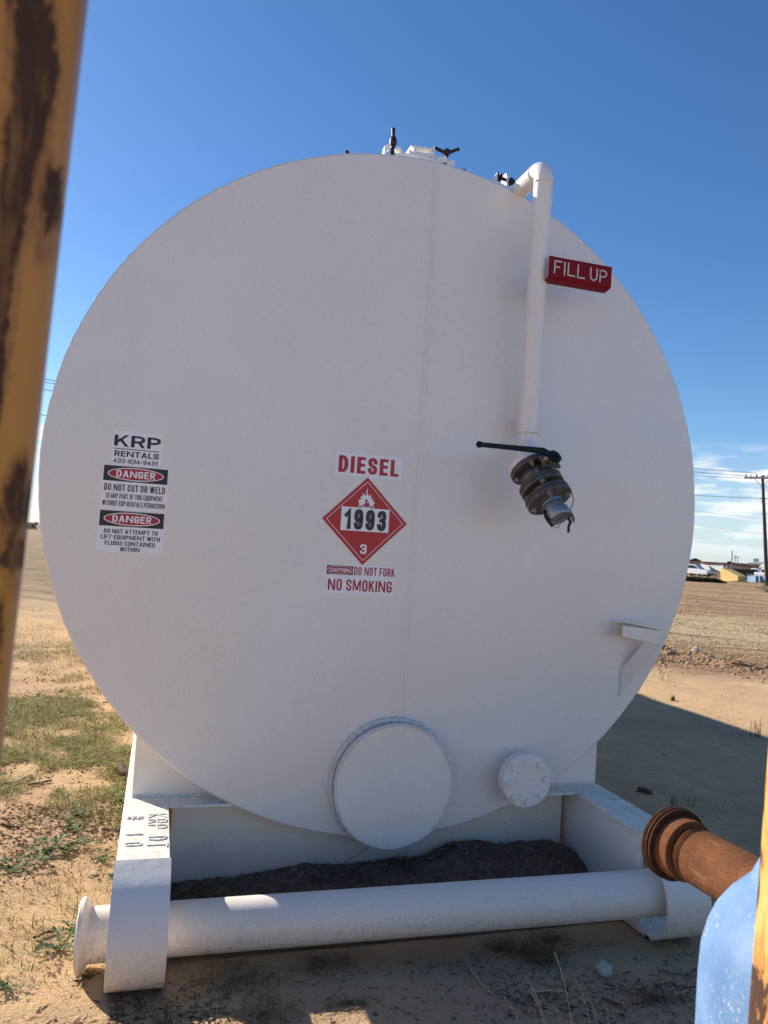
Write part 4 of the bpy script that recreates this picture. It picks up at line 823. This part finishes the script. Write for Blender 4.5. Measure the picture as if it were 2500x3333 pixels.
def stick(name, label, cat, pix, r, mat, dz=.008, group=None):
    P = []
    for px, py in pix: q = at_z(px, py, 0.01); P.append(on_ground(q.x, q.y, dz))
    b = MB(); n = len(P); P2 = []
    for i in range(n-1): P2 += [P[i].lerp(P[i+1], t) + Vector((random.uniform(-1, 1), random.uniform(-1, 1), random.uniform(0, 1)))*r*.4 for t in (0, .33, .66)]
    P2.append(P[-1]); b.tube(P2, [r*(1.1-.5*i/len(P2)) for i in range(len(P2))], 8); return tag(b.build(name, mat, None, 0, 60, loc=P[0]), label, cat, group)
stick('branch', 'thick grey brown branch end lying beside the left skid rail', 'branch', ((388, 2496), (405, 2512), (440, 2530)), .028, 'twig bark', .02)
stick('branch', 'long pale weathered branch half in the grass at left', 'branch', ((20, 2545), (60, 2530), (105, 2508)), .016, 'pale stick', .012)
stick('twig', 'curved dark twig on sand near the left post', 'twig', ((5, 2680), (35, 2691), (66, 2687)), .006, 'twig bark')
stick('twig', 'dark straight twig behind the grass line', 'twig', ((95, 2545), (140, 2532), (170, 2528)), .008, 'twig bark')
stick('twig', 'short brown twig lying before the feathery weed', 'twig', ((112, 3045), (150, 3028), (190, 3018)), .005, 'twig bark')
stick('dry_stalk', 'bent pale dry stalk lying in the shade below the cross pipe', 'stalk', ((1518, 3105), (1535, 3145), (1560, 3185), (1602, 3222)), .0055, 'pale stick')
stick('twig', 'thin pale straight twig in the shade left of the stone', 'twig', ((1738, 3219), (1790, 3217), (1830, 3220)), .0035, 'pale stick')
stick('twig', 'dark stick in the shade near the stone', 'twig', ((1960, 3250), (1995, 3265), (2025, 3280)), .006, 'twig bark')
stick('wood_chip', 'dark wood chip lying in the tank shadow right of the rail', 'wood chip', ((2075, 2566), (2100, 2572), (2120, 2578)), .018, 'twig bark', .012)
p = at_z(1970, 3165, .0); b = MB(); stone_mesh(b, on_ground(p.x, p.y, .018), .034, 5, .8); tag(b.build('stone', 'limestone', None, .004, 0, loc=on_ground(p.x, p.y)), 'pale angular stone in the shade below the right nose', 'stone')
p = at_z(308, 2838, 0); b = MB(); stone_mesh(b, on_ground(p.x, p.y, .006), .022, 8, .45); tag(b.build('stone', 'limestone', None, .003, 0, loc=on_ground(p.x, p.y)), 'flat sunlit stone on sand beside the left rail nose', 'stone')
p = at_z(2265, 2134, 0); b = MB(); stone_mesh(b, on_ground(p.x, p.y, .10), .075, 11, .8); tag(b.build('stone', 'limestone', None, .004, 0, loc=on_ground(p.x, p.y)), 'white stone sitting on the row of dug clods at right', 'stone')
b = MB(); root = on_ground(.34, -1.16); dg = thing('dry_grass_clump', 'thin straw coloured grass stems standing in front of the cross pipe', 'dry grass', root)
for px, py, bx in ((1808, 3105, 1870), (1712, 3180, 1800), (1875, 3190, 1930), (1645, 3250, 1720), (1725, 3225, 1790), (1910, 3240, 1950), (1965, 3260, 1980), (1805, 3275, 1830)):
    tp = at_y(px, py, -1.05); bt = at_y(bx, 3420, -1.14); bt.z = gh(bt.x, bt.y); md = bt.lerp(tp, .6) + Vector((.012, 0, .02))
    pts = [bt*(1-t)**2 + md*2*t*(1-t) + tp*t*t for t in np.linspace(0, 1, 9)]; b.tube(pts, list(np.linspace(.0016, .0009, 9)), 5)
    for i in (6, 7, 8): b.tube([pts[i], pts[i] + (pts[i]-pts[i-1])*.3], [.0026, .0008], 5)
b.build('stems', 'straw', dg, 0, 0)
b = MB(); rt = on_ground(.42, -.62); dc = thing('dead_grass_tuft', 'matted dead tuft in the shade behind the dry stalk', 'dead plant', rt)
vs_, fs_ = blades_mesh([(rt.x + random.gauss(0, .05), rt.y + random.gauss(0, .04), rt.z) for _ in range(170)], .03, .11, .0016, 1.8); b.add(vs_, fs_); b.build('blades', 'dry litter', dc, 0, 0)
def dead_mat(px, py, r, n, lab):
    q = at_z(px, py, 0); q = on_ground(q.x, q.y); t_ = thing('dead_grass_tuft', lab, 'dead plant', q); vs_, fs_ = blades_mesh([(q.x + random.gauss(0, r), q.y + random.gauss(0, r*.7), gh(q.x, q.y)-.002) for _ in range(n)], .010, .045, .0012, 2.9); bb_ = MB(); bb_.add(vs_, fs_); bb_.build('blades', 'dry litter', t_, 0, 0)
dead_mat(760, 3190, .085, 420, 'wide dark mat of dead grass right of the left rail nose'); dead_mat(1060, 3130, .06, 240, 'dark mat of dead stems just below the cross pipe, nearest the sun patch'); dead_mat(1135, 3265, .03, 130, 'small dark dead clump at the right tip of the sunlit ground patch')
dead_mat(1640, 3075, .045, 200, 'dark dead mat below the cross pipe between stalk and stone'); dead_mat(1800, 3050, .035, 140, 'round dark dead tuft close under the cross pipe'); dead_mat(2140, 3270, .05, 260, 'spread of dark dead stems beside the blue vessel'); dead_mat(880, 3290, .06, 220, 'dead matted grass at the bottom edge in the shade')
for (xr, yr, lab) in ((.08, .0, 'dark dry tuft growing on the gravel below the blanking plate'),):
    rt = Vector((xr, yr-.03, .10)); b = MB(); t_ = thing('dead_grass_tuft', lab, 'dead plant', rt); vs_, fs_ = blades_mesh([(rt.x + random.gauss(0, .03), rt.y + random.gauss(0, .02), rt.z) for _ in range(60)], .03, .09, .0014, 1.0); b.add(vs_, fs_)
    for dx, h in ((-.01, .15), (.012, .11)): b.tube([rt, rt + Vector((dx, -.01, h))], [.0016, .0008], 5)
    b.tube([rt + Vector((-.30, .02, 0)), rt + Vector((-.22, 0, .06)), rt + Vector((-.14, 0, .105)), rt + Vector((-.10, 0, .10)), rt + Vector((-.09, 0, .075))], .0018, 5); b.build('blades', 'dry litter', t_, 0, 0)
def tuft(px, py, h, n, lab, mat='weed leaf', grp=None, w=.003):
    q = at_z(px, py, 0); q = on_ground(q.x, q.y); t_ = thing('grass_tuft', lab, 'grass tuft', q, grp); b = MB()
    vs_, fs_ = blades_mesh([(q.x + random.gauss(0, h*.12), q.y + random.gauss(0, h*.12), q.z-.004) for _ in range(n)], h*.6, h, w, .35); b.add(vs_, fs_); b.build('blades', mat, t_, 0, 0)
tuft(2190, 2628, .13, 9, 'dark upright grass tuft in shade beside the rusty collar'); tuft(2252, 2625, .10, 6, 'second dark tuft in shade above the rusty pipe')
tuft(2158, 2215, .22, 14, 'dry forked tuft by the tank edge in sunlit sand', 'straw', None, .0028); tuft(2190, 2275, .075, 60, 'low green tuft at the edge of the tank shadow'); tuft(2465, 2395, .22, 16, 'spindly weed at the tip of the tank shadow', 'dead brush', None, .0026)

# ================================================================== THE FAR SIDE OF THE YARD
def plane_frame(px, py, depth):
    o = at_depth(px, py, depth); v = o - CAM; az = math.atan2(v.x, v.y); return o, Vector((math.cos(az), -math.sin(az), 0)), Vector((math.sin(az), math.cos(az), 0))
def flat_pt(px, py, depth): return at_depth(px, py, depth)
Zf = zoomed(5.184, 2180, 1780)
def far_prism(poly, depth, thick, turn=0):                 # a traced outline standing on its own upright plane, given thickness
    o, rr, ff = plane_frame(*Zf(*poly[0]), depth); n = -(ff*math.cos(turn) + rr*math.sin(turn)); P = []
    for p in poly: d = ray(*Zf(*p)); P.append(CAM + d*((o-CAM).dot(n)/d.dot(n)))
    return MB().prism(P, -n*thick)
LIT = R(36)
# utility poles and their lines
PB = at_z(2497, 1908, 0); PT = at_depth(2482, 1547, (PB-CAM).dot(_f))
def utility_pole(loc, label, lean):
    t = thing('utility_pole', label, 'utility pole', loc); H = 10.9; l = Vector(loc); tp = l + lean
    b = MB(); b.lathe(l, lean, [(-.4, .19), (4, .17), (lean.length, .125)], 14); b.build('trunk', 'pole wood', t)
    arm = Vector((.70, -.71, 0)).normalized(); c = tp + Vector((0, 0, -.25)); side = Vector((arm.y, -arm.x, 0))
    M = Matrix((arm, side, Vector((0, 0, 1)))).transposed(); b = MB(); obox(b, c + side*-.17 - arm*.05, (1.6, .06, .08), M); ca = b.build('crossarm', 'bleached arm', t)
    b = MB(); obox(b, c + side*.17 + arm*.05, (1.6, .06, .08), M); b.build('crossarm', 'bleached arm', t)
    for s in (-1, 1):
        b = MB(); b.tube([c + arm*s*.75 + side*-.2, tp + Vector((0, 0, -1.15))], .03, 6); b.build('arm_brace', 'bleached arm', t)
    for s in (-1.45, -.5, .5, 1.45):
        b = MB(); b.lathe(c + arm*s + Vector((0, 0, .08)), (0, 0, 1), [(0, .03), (.06, .09), (.12, .05), (.18, .085), (.26, .03)], 10); b.build('insulator', 'insulator', t)
    for s in (-1.0, .2, 1.0):
        b = MB(); b.cyl(c + arm*s + side*-.2, c + arm*s + side*-.85, .05, .06, 8); b.build('insulator', 'insulator', t)
        b = MB(); q0, q1 = c + arm*s + side*-.85, c + arm*s + side*.8; mid = (q0+q1)/2 + Vector((0, 0, .55)); b.tube([q0*(1-u)**2 + mid*2*u*(1-u) + q1*u*u for u in np.linspace(0, 1, 9)], .022, 5); b.build('jumper', 'wire', t)
    b = MB(); b.cyl(l + lean*.79 + Vector((-.45, 0, 0)), l + lean*.79 + Vector((.45, 0, 0)), .045, .045, 8); b.cyl(l + lean*.765 + Vector((-.3, 0, 0)), l + lean*.765 + Vector((.1, 0, 0)), .04, .04, 8); b.build('clevis', 'insulator', t); return t, c, arm, side
lean = PT - PB
P2 = Vector((-46, 48, 0)); P3 = PB + Vector((26, -42, 0)).normalized()*90
_, c1_, arm, side = utility_pole(PB, 'dark wooden utility pole with bleached double crossarm at the right edge', lean)
SKYL = [((2258, 1524), (2460, 1540), (165, 1237)), ((2258, 1536), (2425, 1549), (165, 1247)), ((2258, 1548), (2415, 1556), (162, 1271)), ((2262, 1612), (2478, 1623), (145, 1352)), ((2266, 1653), (2478, 1689), None), ((2268, 1699), (2480, 1737), None)]
def wire_through(pA, pM, pB, label):                       # hanging wire through three points, sag kept
    P = [];
    for t in np.linspace(-.02, 1.0, 60):
        # quadratic through A (t=0), M, B(1) with M placed where it lies along the run
        tm = (pM-pA).dot(pB-pA)/(pB-pA).length_squared
        l0, l1, l2 = (t-tm)*(t-1)/(tm*1.0), t*(t-1)/(tm*(tm-1)), t*(t-tm)/(1-tm); P.append(pA*l0 + pM*l1 + pB*l2)
    b = MB(); b.tube(P, .017, 5); return tag(b.build('overhead_wire', 'wire', None, 0, 0, loc=pA), label, 'wire', 'overhead wires strung from the utility pole')
dP = (PB-CAM).dot(_f)
wl_ = ['topmost overhead wire running left from the crossarm', 'second overhead wire from the top at the crossarm', 'lowest of the three crossarm wires', 'single neutral wire below the crossarm']
for (m_, e, lft), lb_, sag in zip(SKYL[:4], wl_, (0, 0, 0, 0)):
    pE = at_depth(*e, dP-.3); pl_ = at_depth(*lft, 50.0); dirn = pl_ - pE
    pF = pl_ + Vector((dirn.x, dirn.y, 0))*.25 + Vector((0, 0, 2.0 if lb_ else 0))
    tM = .10; hz_ = Vector((dirn.x, dirn.y, 0))
    base_ = pE + hz_*tM; rr_ = ray(*m_); # same vertical plane as the run: match height there
    nrm = Vector((hz_.y, -hz_.x, 0)); dist = (pE - CAM).dot(nrm)/rr_.dot(nrm); pM = CAM + rr_*dist
    P = []
    xs = [0, (pM-pE).dot(hz_)/hz_.length_squared, 1.0]; zs_ = [pE.z, pM.z, pl_.z]; co = np.polyfit(xs, zs_, 2)
    if co[0] < 0: co = np.polyfit([0, 1, .5], [pE.z, pl_.z, (pE.z+pl_.z)/2 - .5], 2)
    for t in np.linspace(0, 1.3, 70): q = pE + hz_*t; P.append(Vector((q.x, q.y, np.polyval(co, t))))
    b = MB(); b.tube(P, .021, 5); tag(b.build('overhead_wire', 'wire', None, 0, 0, loc=pE), lb_, 'wire', 'overhead wires strung from the utility pole')
for (a_, e, _n), lb_ in zip(SKYL[4:], ('fainter upper cable reaching the pole halfway up', 'fainter lower cable reaching the pole below the middle')):
    pE = at_depth(*e, dP-.2); pS = at_depth(*a_, dP+24); d_ = pS-pE; P = [pE + d_*t + Vector((0, 0, -.6*t*(3-t)*.3)) for t in np.linspace(0, 3, 30)]
    b = MB(); b.tube(P, .014, 5); tag(b.build('overhead_wire', 'wire', None, 0, 0, loc=pE), lb_, 'wire', 'overhead wires strung from the utility pole')
b = MB(); g0 = PB + lean*.93; b.tube([g0, g0 + Vector((9, -3.0, -10.2))], .014, 5); tag(b.build('guy_wire', 'wire', None, 0, 0, loc=g0), 'guy wire slanting down to the right from the pole top', 'wire')

# long low shop with two gabled fronts
D1 = 290.
sh = thing('shop_building', 'long white shop with red eaves and two dark gabled fronts', 'building', at_z(*Zf(700, 470), 0))
far_prism([(500, 262), (960, 284), (960, 440), (500, 425)], D1, 20, LIT).build('wall', 'far white wall', sh, 0, 0)
far_prism([(500, 246), (960, 267), (960, 283), (500, 261)], D1-.6, 20.8, LIT).build('eave_trim', 'far red trim', sh, 0, 0)
far_prism([(500, 236), (960, 256), (960, 266), (500, 245)], D1-1.0, 21.5, LIT).build('roof', 'canopy white', sh, 0, 0)
for pts_w, pts_g, pts_t in (([(330, 245), (528, 250), (528, 440), (330, 435)], [(322, 222), (432, 188), (534, 232), (534, 249), (330, 244)], [(330, 235), (528, 240), (528, 250), (330, 245)]),
                            ([(908, 285), (1108, 296), (1108, 460), (908, 452)], [(902, 272), (1010, 240), (1116, 285), (1112, 296), (908, 285)], [(906, 280), (1110, 290), (1110, 297), (906, 287)])):
    w_o = far_prism(pts_w, D1-9, 9).build('front_wall', 'far grey wall', sh, 0, 0); far_prism(pts_g, D1-9.6, 10).build('gable', 'gable dark', sh, 0, 0); far_prism(pts_t, D1-9.9, .25).build('gable_trim', 'far red trim', sh, 0, 0)
    far_prism([(pts_w[0][0]+14, pts_w[0][1]+10), (pts_w[0][0]+42, pts_w[0][1]+12), (pts_w[0][0]+42, pts_w[0][1]+58), (pts_w[0][0]+14, pts_w[0][1]+56)], D1-9.3, .25).build('window', 'far door', w_o, 0, 0)
bd = thing('warehouse', 'low warehouse with a long sloping grey brown roof right of the gables', 'building', at_z(*Zf(1280, 470), 0))
far_prism([(1100, 300), (1480, 350), (1480, 470), (1100, 462)], 250, 14).build('wall', 'far grey wall', bd, 0, 0); far_prism([(1112, 286), (1190, 288), (1460, 335), (1560, 352), (1560, 362), (1100, 322)], 249, 16).build('roof', 'far brown roof', bd, 0, 0)
# canopy with a white box on its roof
cn_ = thing('fuel_canopy', 'flat white canopy on a steel column with a white box on top', 'canopy', at_z(*Zf(1470, 500), 0))
far_prism([(1320, 266), (1700, 258), (1700, 276), (1320, 280)], 140, 7).build('roof', 'canopy white', cn_, 0, 0); far_prism([(1412, 196), (1505, 200), (1505, 256), (1412, 254)], 141, 1.6).build('roof_box', 'far grey wall', cn_, 0, 0)
far_prism([(1460, 281), (1478, 281), (1476, 490), (1458, 490)], 141, .4).build('column', 'far steel', cn_, 0, 0)
far_prism([(1400, 281), (1420, 281), (1466, 330), (1460, 344)], 141.5, .15).build('brace', 'far steel', cn_, 0, 0); far_prism([(1520, 281), (1540, 281), (1478, 344), (1472, 330)], 141.5, .15).build('brace', 'far steel', cn_, 0, 0)
# yellow bin with sloping side and the dark trailer behind it
yb = thing('steel_bin', 'yellow steel bin with a sloping top edge standing in dry grass', 'bin', at_z(*Zf(1000, 568), 0)); dY = (at_z(*Zf(1000, 572), 0)-CAM).dot(_f)
far_prism([(856, 372), (905, 362), (1152, 490), (1152, 574), (858, 580)], dY, 1.6, LIT).build('side_panel', 'bin yellow', yb, 0, 0); far_prism([(950, 488), (1100, 496), (1100, 506), (950, 498)], dY-.3, .05, LIT).build('stiffener', 'bin brown', yb, 0, 0)
tr = thing('storage_trailer', 'dark brown low trailer body behind the yellow bin', 'trailer', at_z(*Zf(1250, 556), 0)); dT = dY+4
far_prism([(895, 366), (1425, 398), (1425, 560), (900, 540)], dT, 2.2).build('body', 'bin brown', tr, 0, 0); far_prism([(886, 352), (1432, 386), (1432, 398), (886, 365)], dT-.15, 2.6).build('top_rail', 'car dark', tr, 0, 0)
bp = thing('panel_fence', 'pale blue panels between dark posts under a white rail', 'fence', at_z(*Zf(1450, 600), 0)); dB = (at_z(*Zf(1450, 606), 0)-CAM).dot(_f)
for xa, xb in ((1308, 1450), (1462, 1520), (1536, 1600), (1612, 1700)): far_prism([(xa, 480), (xb, 484), (xb, 598), (xa, 600)], dB, .12, LIT).build('panel', 'panel blue', bp, 0, 0)
for xa in (1452, 1524, 1602): far_prism([(xa, 482), (xa+9, 482), (xa+9, 612), (xa, 610)], dB-.1, .3).build('post', 'car dark', bp, 0, 0)
far_prism([(1290, 458), (1720, 474), (1720, 482), (1290, 468)], dB-.1, .4).build('top_rail', 'canopy white', bp, 0, 0); far_prism([(1296, 586), (1720, 604), (1720, 612), (1296, 594)], dB-.05, .25).build('bottom_rail', 'car dark', bp, 0, 0)
# vehicles
def vehicle(name, label, cat, px, py, mat, prof, cab, h=1.78, length=4.7, flip=1, group=None, depth=None):
    g = at_z(*Zf(px, py), 0) if depth is None else at_depth(*Zf(px, py), depth); g.z = 0; v = g - CAM; az = math.atan2(v.x, v.y) + R(32); fx = Vector((math.cos(az), -math.sin(az), 0))*flip; sd = Vector((math.sin(az), math.cos(az), 0)); up = Vector((0, 0, 1))
    t = thing(name, label, cat, g, group); W = 1.8
    def pr(poly, w0, w1): return MB().prism([g + fx*(x*length) + up*(z*h) + sd*w0 for x, z in poly], sd*(w1-w0))
    pr(prof, 0, W).build('body', mat, t, .06, 0)
    cabin = pr(cab, .1, W-.1).build('cabin', mat, t, .05, 0)
    cx = sum(p[0] for p in cab)/len(cab); cz = sum(p[1] for p in cab)/len(cab); win = [(cx+(x-cx)*.84, cz+(z-cz)*.66) for x, z in cab]
    pr(win, .06, .12).build('side_window', 'car glass', cabin, 0, 0)
    for wx in (-.30, .31):
        for sy in (.12, W-.12):
            b = MB(); c = g + fx*(wx*length) + up*.36 + sd*sy; b.lathe(c - sd*.11, sd, [(0, .26), (.02, .36), (.2, .36), (.22, .26)], 20); wh = b.build('wheel', 'tyre', t); b = MB(); b.lathe(c - sd*.115, sd, [(0, 0), (0, .2), (.02, .22)], 14); b.build('rim', 'wheel rim', wh)
    b = MB(); obox(b, g + fx*(.485*length) + up*(.47*h) + sd*.25, (.04, .18, .09), Matrix((fx, sd, up)).transposed()); b.build('headlight', 'canopy white', t)
    b = MB(); obox(b, g + fx*(.497*length) + up*(.27*h) + sd*W/2, (.06, W*.48, .12), Matrix((fx, sd, up)).transposed()); b.build('bumper', 'car dark', t); return t
SUVP = [(-.5, .2), (-.5, .58), (-.46, .62), (.2, .62), (.44, .56), (.49, .44), (.49, .2)]; SUVC = [(-.49, .60), (-.45, .98), (.02, 1.0), (.20, .62)]
PKP = [(-.5, .25), (-.5, .58), (.22, .58), (.44, .54), (.49, .42), (.49, .22)]; PKC = [(-.10, .56), (-.08, .95), (.10, .98), (.24, .58)]
vehicle('parked_suv', 'white boxy off-road car parked left of the dark trailer', 'car', 398, 490, 'car white', SUVP, SUVC)
vehicle('parked_pickup', 'dark pickup behind the white car, mostly hidden by the tank', 'pickup', 262, 470, 'car dark', PKP, PKC, 1.5, 5.0)
vehicle('parked_pickup', 'white pickup with its cab facing right under the canopy, left one', 'pickup', 1400, 500, 'car white', PKP, PKC, 1.85, 5.4, 1, 'white pickups under the canopy', 128)
vehicle('parked_pickup', 'white pickup partly behind the utility pole under the canopy', 'pickup', 1580, 500, 'car white', PKP, PKC, 1.9, 5.4, 1, 'white pickups under the canopy', 126)
ft = thing('flatbed_trailer', 'dark grey flatbed trailer end beside the white car', 'trailer', at_z(*Zf(640, 498), 0)); dF = (at_z(*Zf(640, 500), 0)-CAM).dot(_f)
far_prism([(540, 388), (690, 398), (700, 478), (536, 462)], dF, 2.2).build('box_body', 'far steel', ft, .05, 0); far_prism([(530, 384), (696, 394), (696, 404), (530, 394)], dF-.1, 2.4).build('top_rail', 'car dark', ft, 0, 0); far_prism([(690, 430), (735, 436), (738, 482), (700, 488)], dF, 1.6).build('tail_frame', 'car dark', ft, 0, 0)
for px in (570, 660):
    c = at_depth(*Zf(px, 478), dF-.1); _, rr_, ff_ = plane_frame(*Zf(px, 478), dF); b = MB(); b.lathe(Vector((c.x, c.y, .4)), ff_, [(0, .3), (.03, .4), (.25, .4)], 16); b.build('wheel', 'tyre', ft)
# thin masts and far line poles
for (xa, ya, xb, yb_, dd_, lb_, arms) in ((1055, 62, 1040, 352, 230, 'thin tall mast above the right gable', ()), (1105, 150, 1102, 290, 330, 'far line pole left of the pair above the warehouse roof', (160, 178)), (1150, 170, 1150, 292, 330, 'far line pole right of the pair above the warehouse roof', (176,))):
    pt = at_depth(*Zf(xa, ya), dd_); pz = Vector((pt.x, pt.y, 0)); t_ = thing('line_pole', lb_, 'pole', pz, 'far masts and line poles'); b = MB(); b.cyl(pz, pt, .17, .13, 8); b.build('shaft', 'far steel', t_)
    for ya_ in arms: a1_, a2_ = at_depth(*Zf(xa-24, ya_-2), dd_), at_depth(*Zf(xa+26, ya_+1), dd_); b = MB(); b.cyl(a1_, a2_, .12, .12, 6); b.build('crossarm', 'far steel', t_)
# brush
def shrub(px, py, w, h, label, mat, seed, n=420, depth=None, group=None):
    rs = random.Random(seed); g = at_z(*Zf(px, py), 0); t = thing('shrub', label, 'shrub', g, group); b = MB(); s = MB()
    for k in range(7):
        a = rs.uniform(0, 6.28); s.tube([g, g + Vector((math.cos(a)*w*.35, math.sin(a)*w*.35, h*rs.uniform(.5, .9)))], [.02, .006], 5)
    s.build('stems', 'twig bark', t, 0, 0)
    cl = [Vector((rs.gauss(0, w*.26), rs.gauss(0, w*.26), h*rs.uniform(.15, .85))) for _ in range(14)]
    for k in range(n):
        c = g + cl[k % 14] + Vector((rs.gauss(0, w*.10), rs.gauss(0, w*.10), rs.gauss(0, h*.10))); c.z = max(c.z, .03)
        d = Vector((rs.uniform(-1, 1), rs.uniform(-1, 1), rs.uniform(-.3, 1))).normalized(); e = d.orthogonal().normalized(); l = h*rs.uniform(.06, .13); b.add([c - e*l*.35, c + d*l*.4, c + e*l*.35, c + d*l], [(0, 1, 2), (1, 3, 2)])
    b.build('leaves', mat, t, 0, 0); return t
shrub(1632, 770, 1.1, .70, 'grey green shrub round the foot of the utility pole', 'brush leaf', 3, 700)
shrub(1235, 585, 1.6, .95, 'scraggly olive shrub between the yellow bin and the blue panels', 'brush leaf', 4, 700)
shrub(770, 505, 2.0, 1.15, 'grey brown shrub right of the dark flatbed', 'brush leaf', 5, 700); shrub(820, 515, 1.9, .85, 'low dry shrub against the yellow bin', 'dead brush', 6, 600)
shrub(560, 415 + 60, 2.4, 1.0, 'small shrub behind the white car hood', 'brush leaf', 8, 400)
b = MB()                                                   # weedy bank of dark dead brush across the yard
for k in range(3600):
    u = random.random(); px = 250 + u*700; py = 574 + u*42 - abs(random.gauss(0, 3.5)); g = at_z(*Zf(px, py), 0); hmax = (.42 if u < .75 else .42*(1-u)*4)*random.random()
    c = Vector((g.x, g.y, hmax)); d = Vector((random.uniform(-1, 1), random.uniform(-1, 1), random.uniform(0, 1))).normalized(); e = d.orthogonal().normalized(); l = random.uniform(.08, .22); b.add([c - e*l*.4, c + d*l, c + e*l*.4], [(0, 1, 2)])
kind(b.build('dead_brush', 'dead brush', None, 0, 0), 'stuff')
# left horizon, seen past the tank
def zl(px, py): return (60 + px/3.405, 1150 + py/3.405)
for i, (px, py, w, h, lb_) in enumerate(((62, 1940, 5, 2.6, 'broad shrub far left on the horizon, behind the yellow post'), (150, 1955, 3.4, 2.0, 'dark shrub on the left horizon beside the tank edge'), (205, 1960, 3.0, 2.3, 'taller dark shrub touching the tank edge on the left horizon'), (100, 1950, 4, 2.4, 'shrub on the left horizon behind the yellow post'))):
    qx, qy = zl(px, py); gx_, gy_ = (qx-2180)*5.184, (qy-1780)*5.184; shrub(gx_, gy_, w, h, lb_, 'brush leaf' if i != 2 else 'dead brush', 20+i, 900)
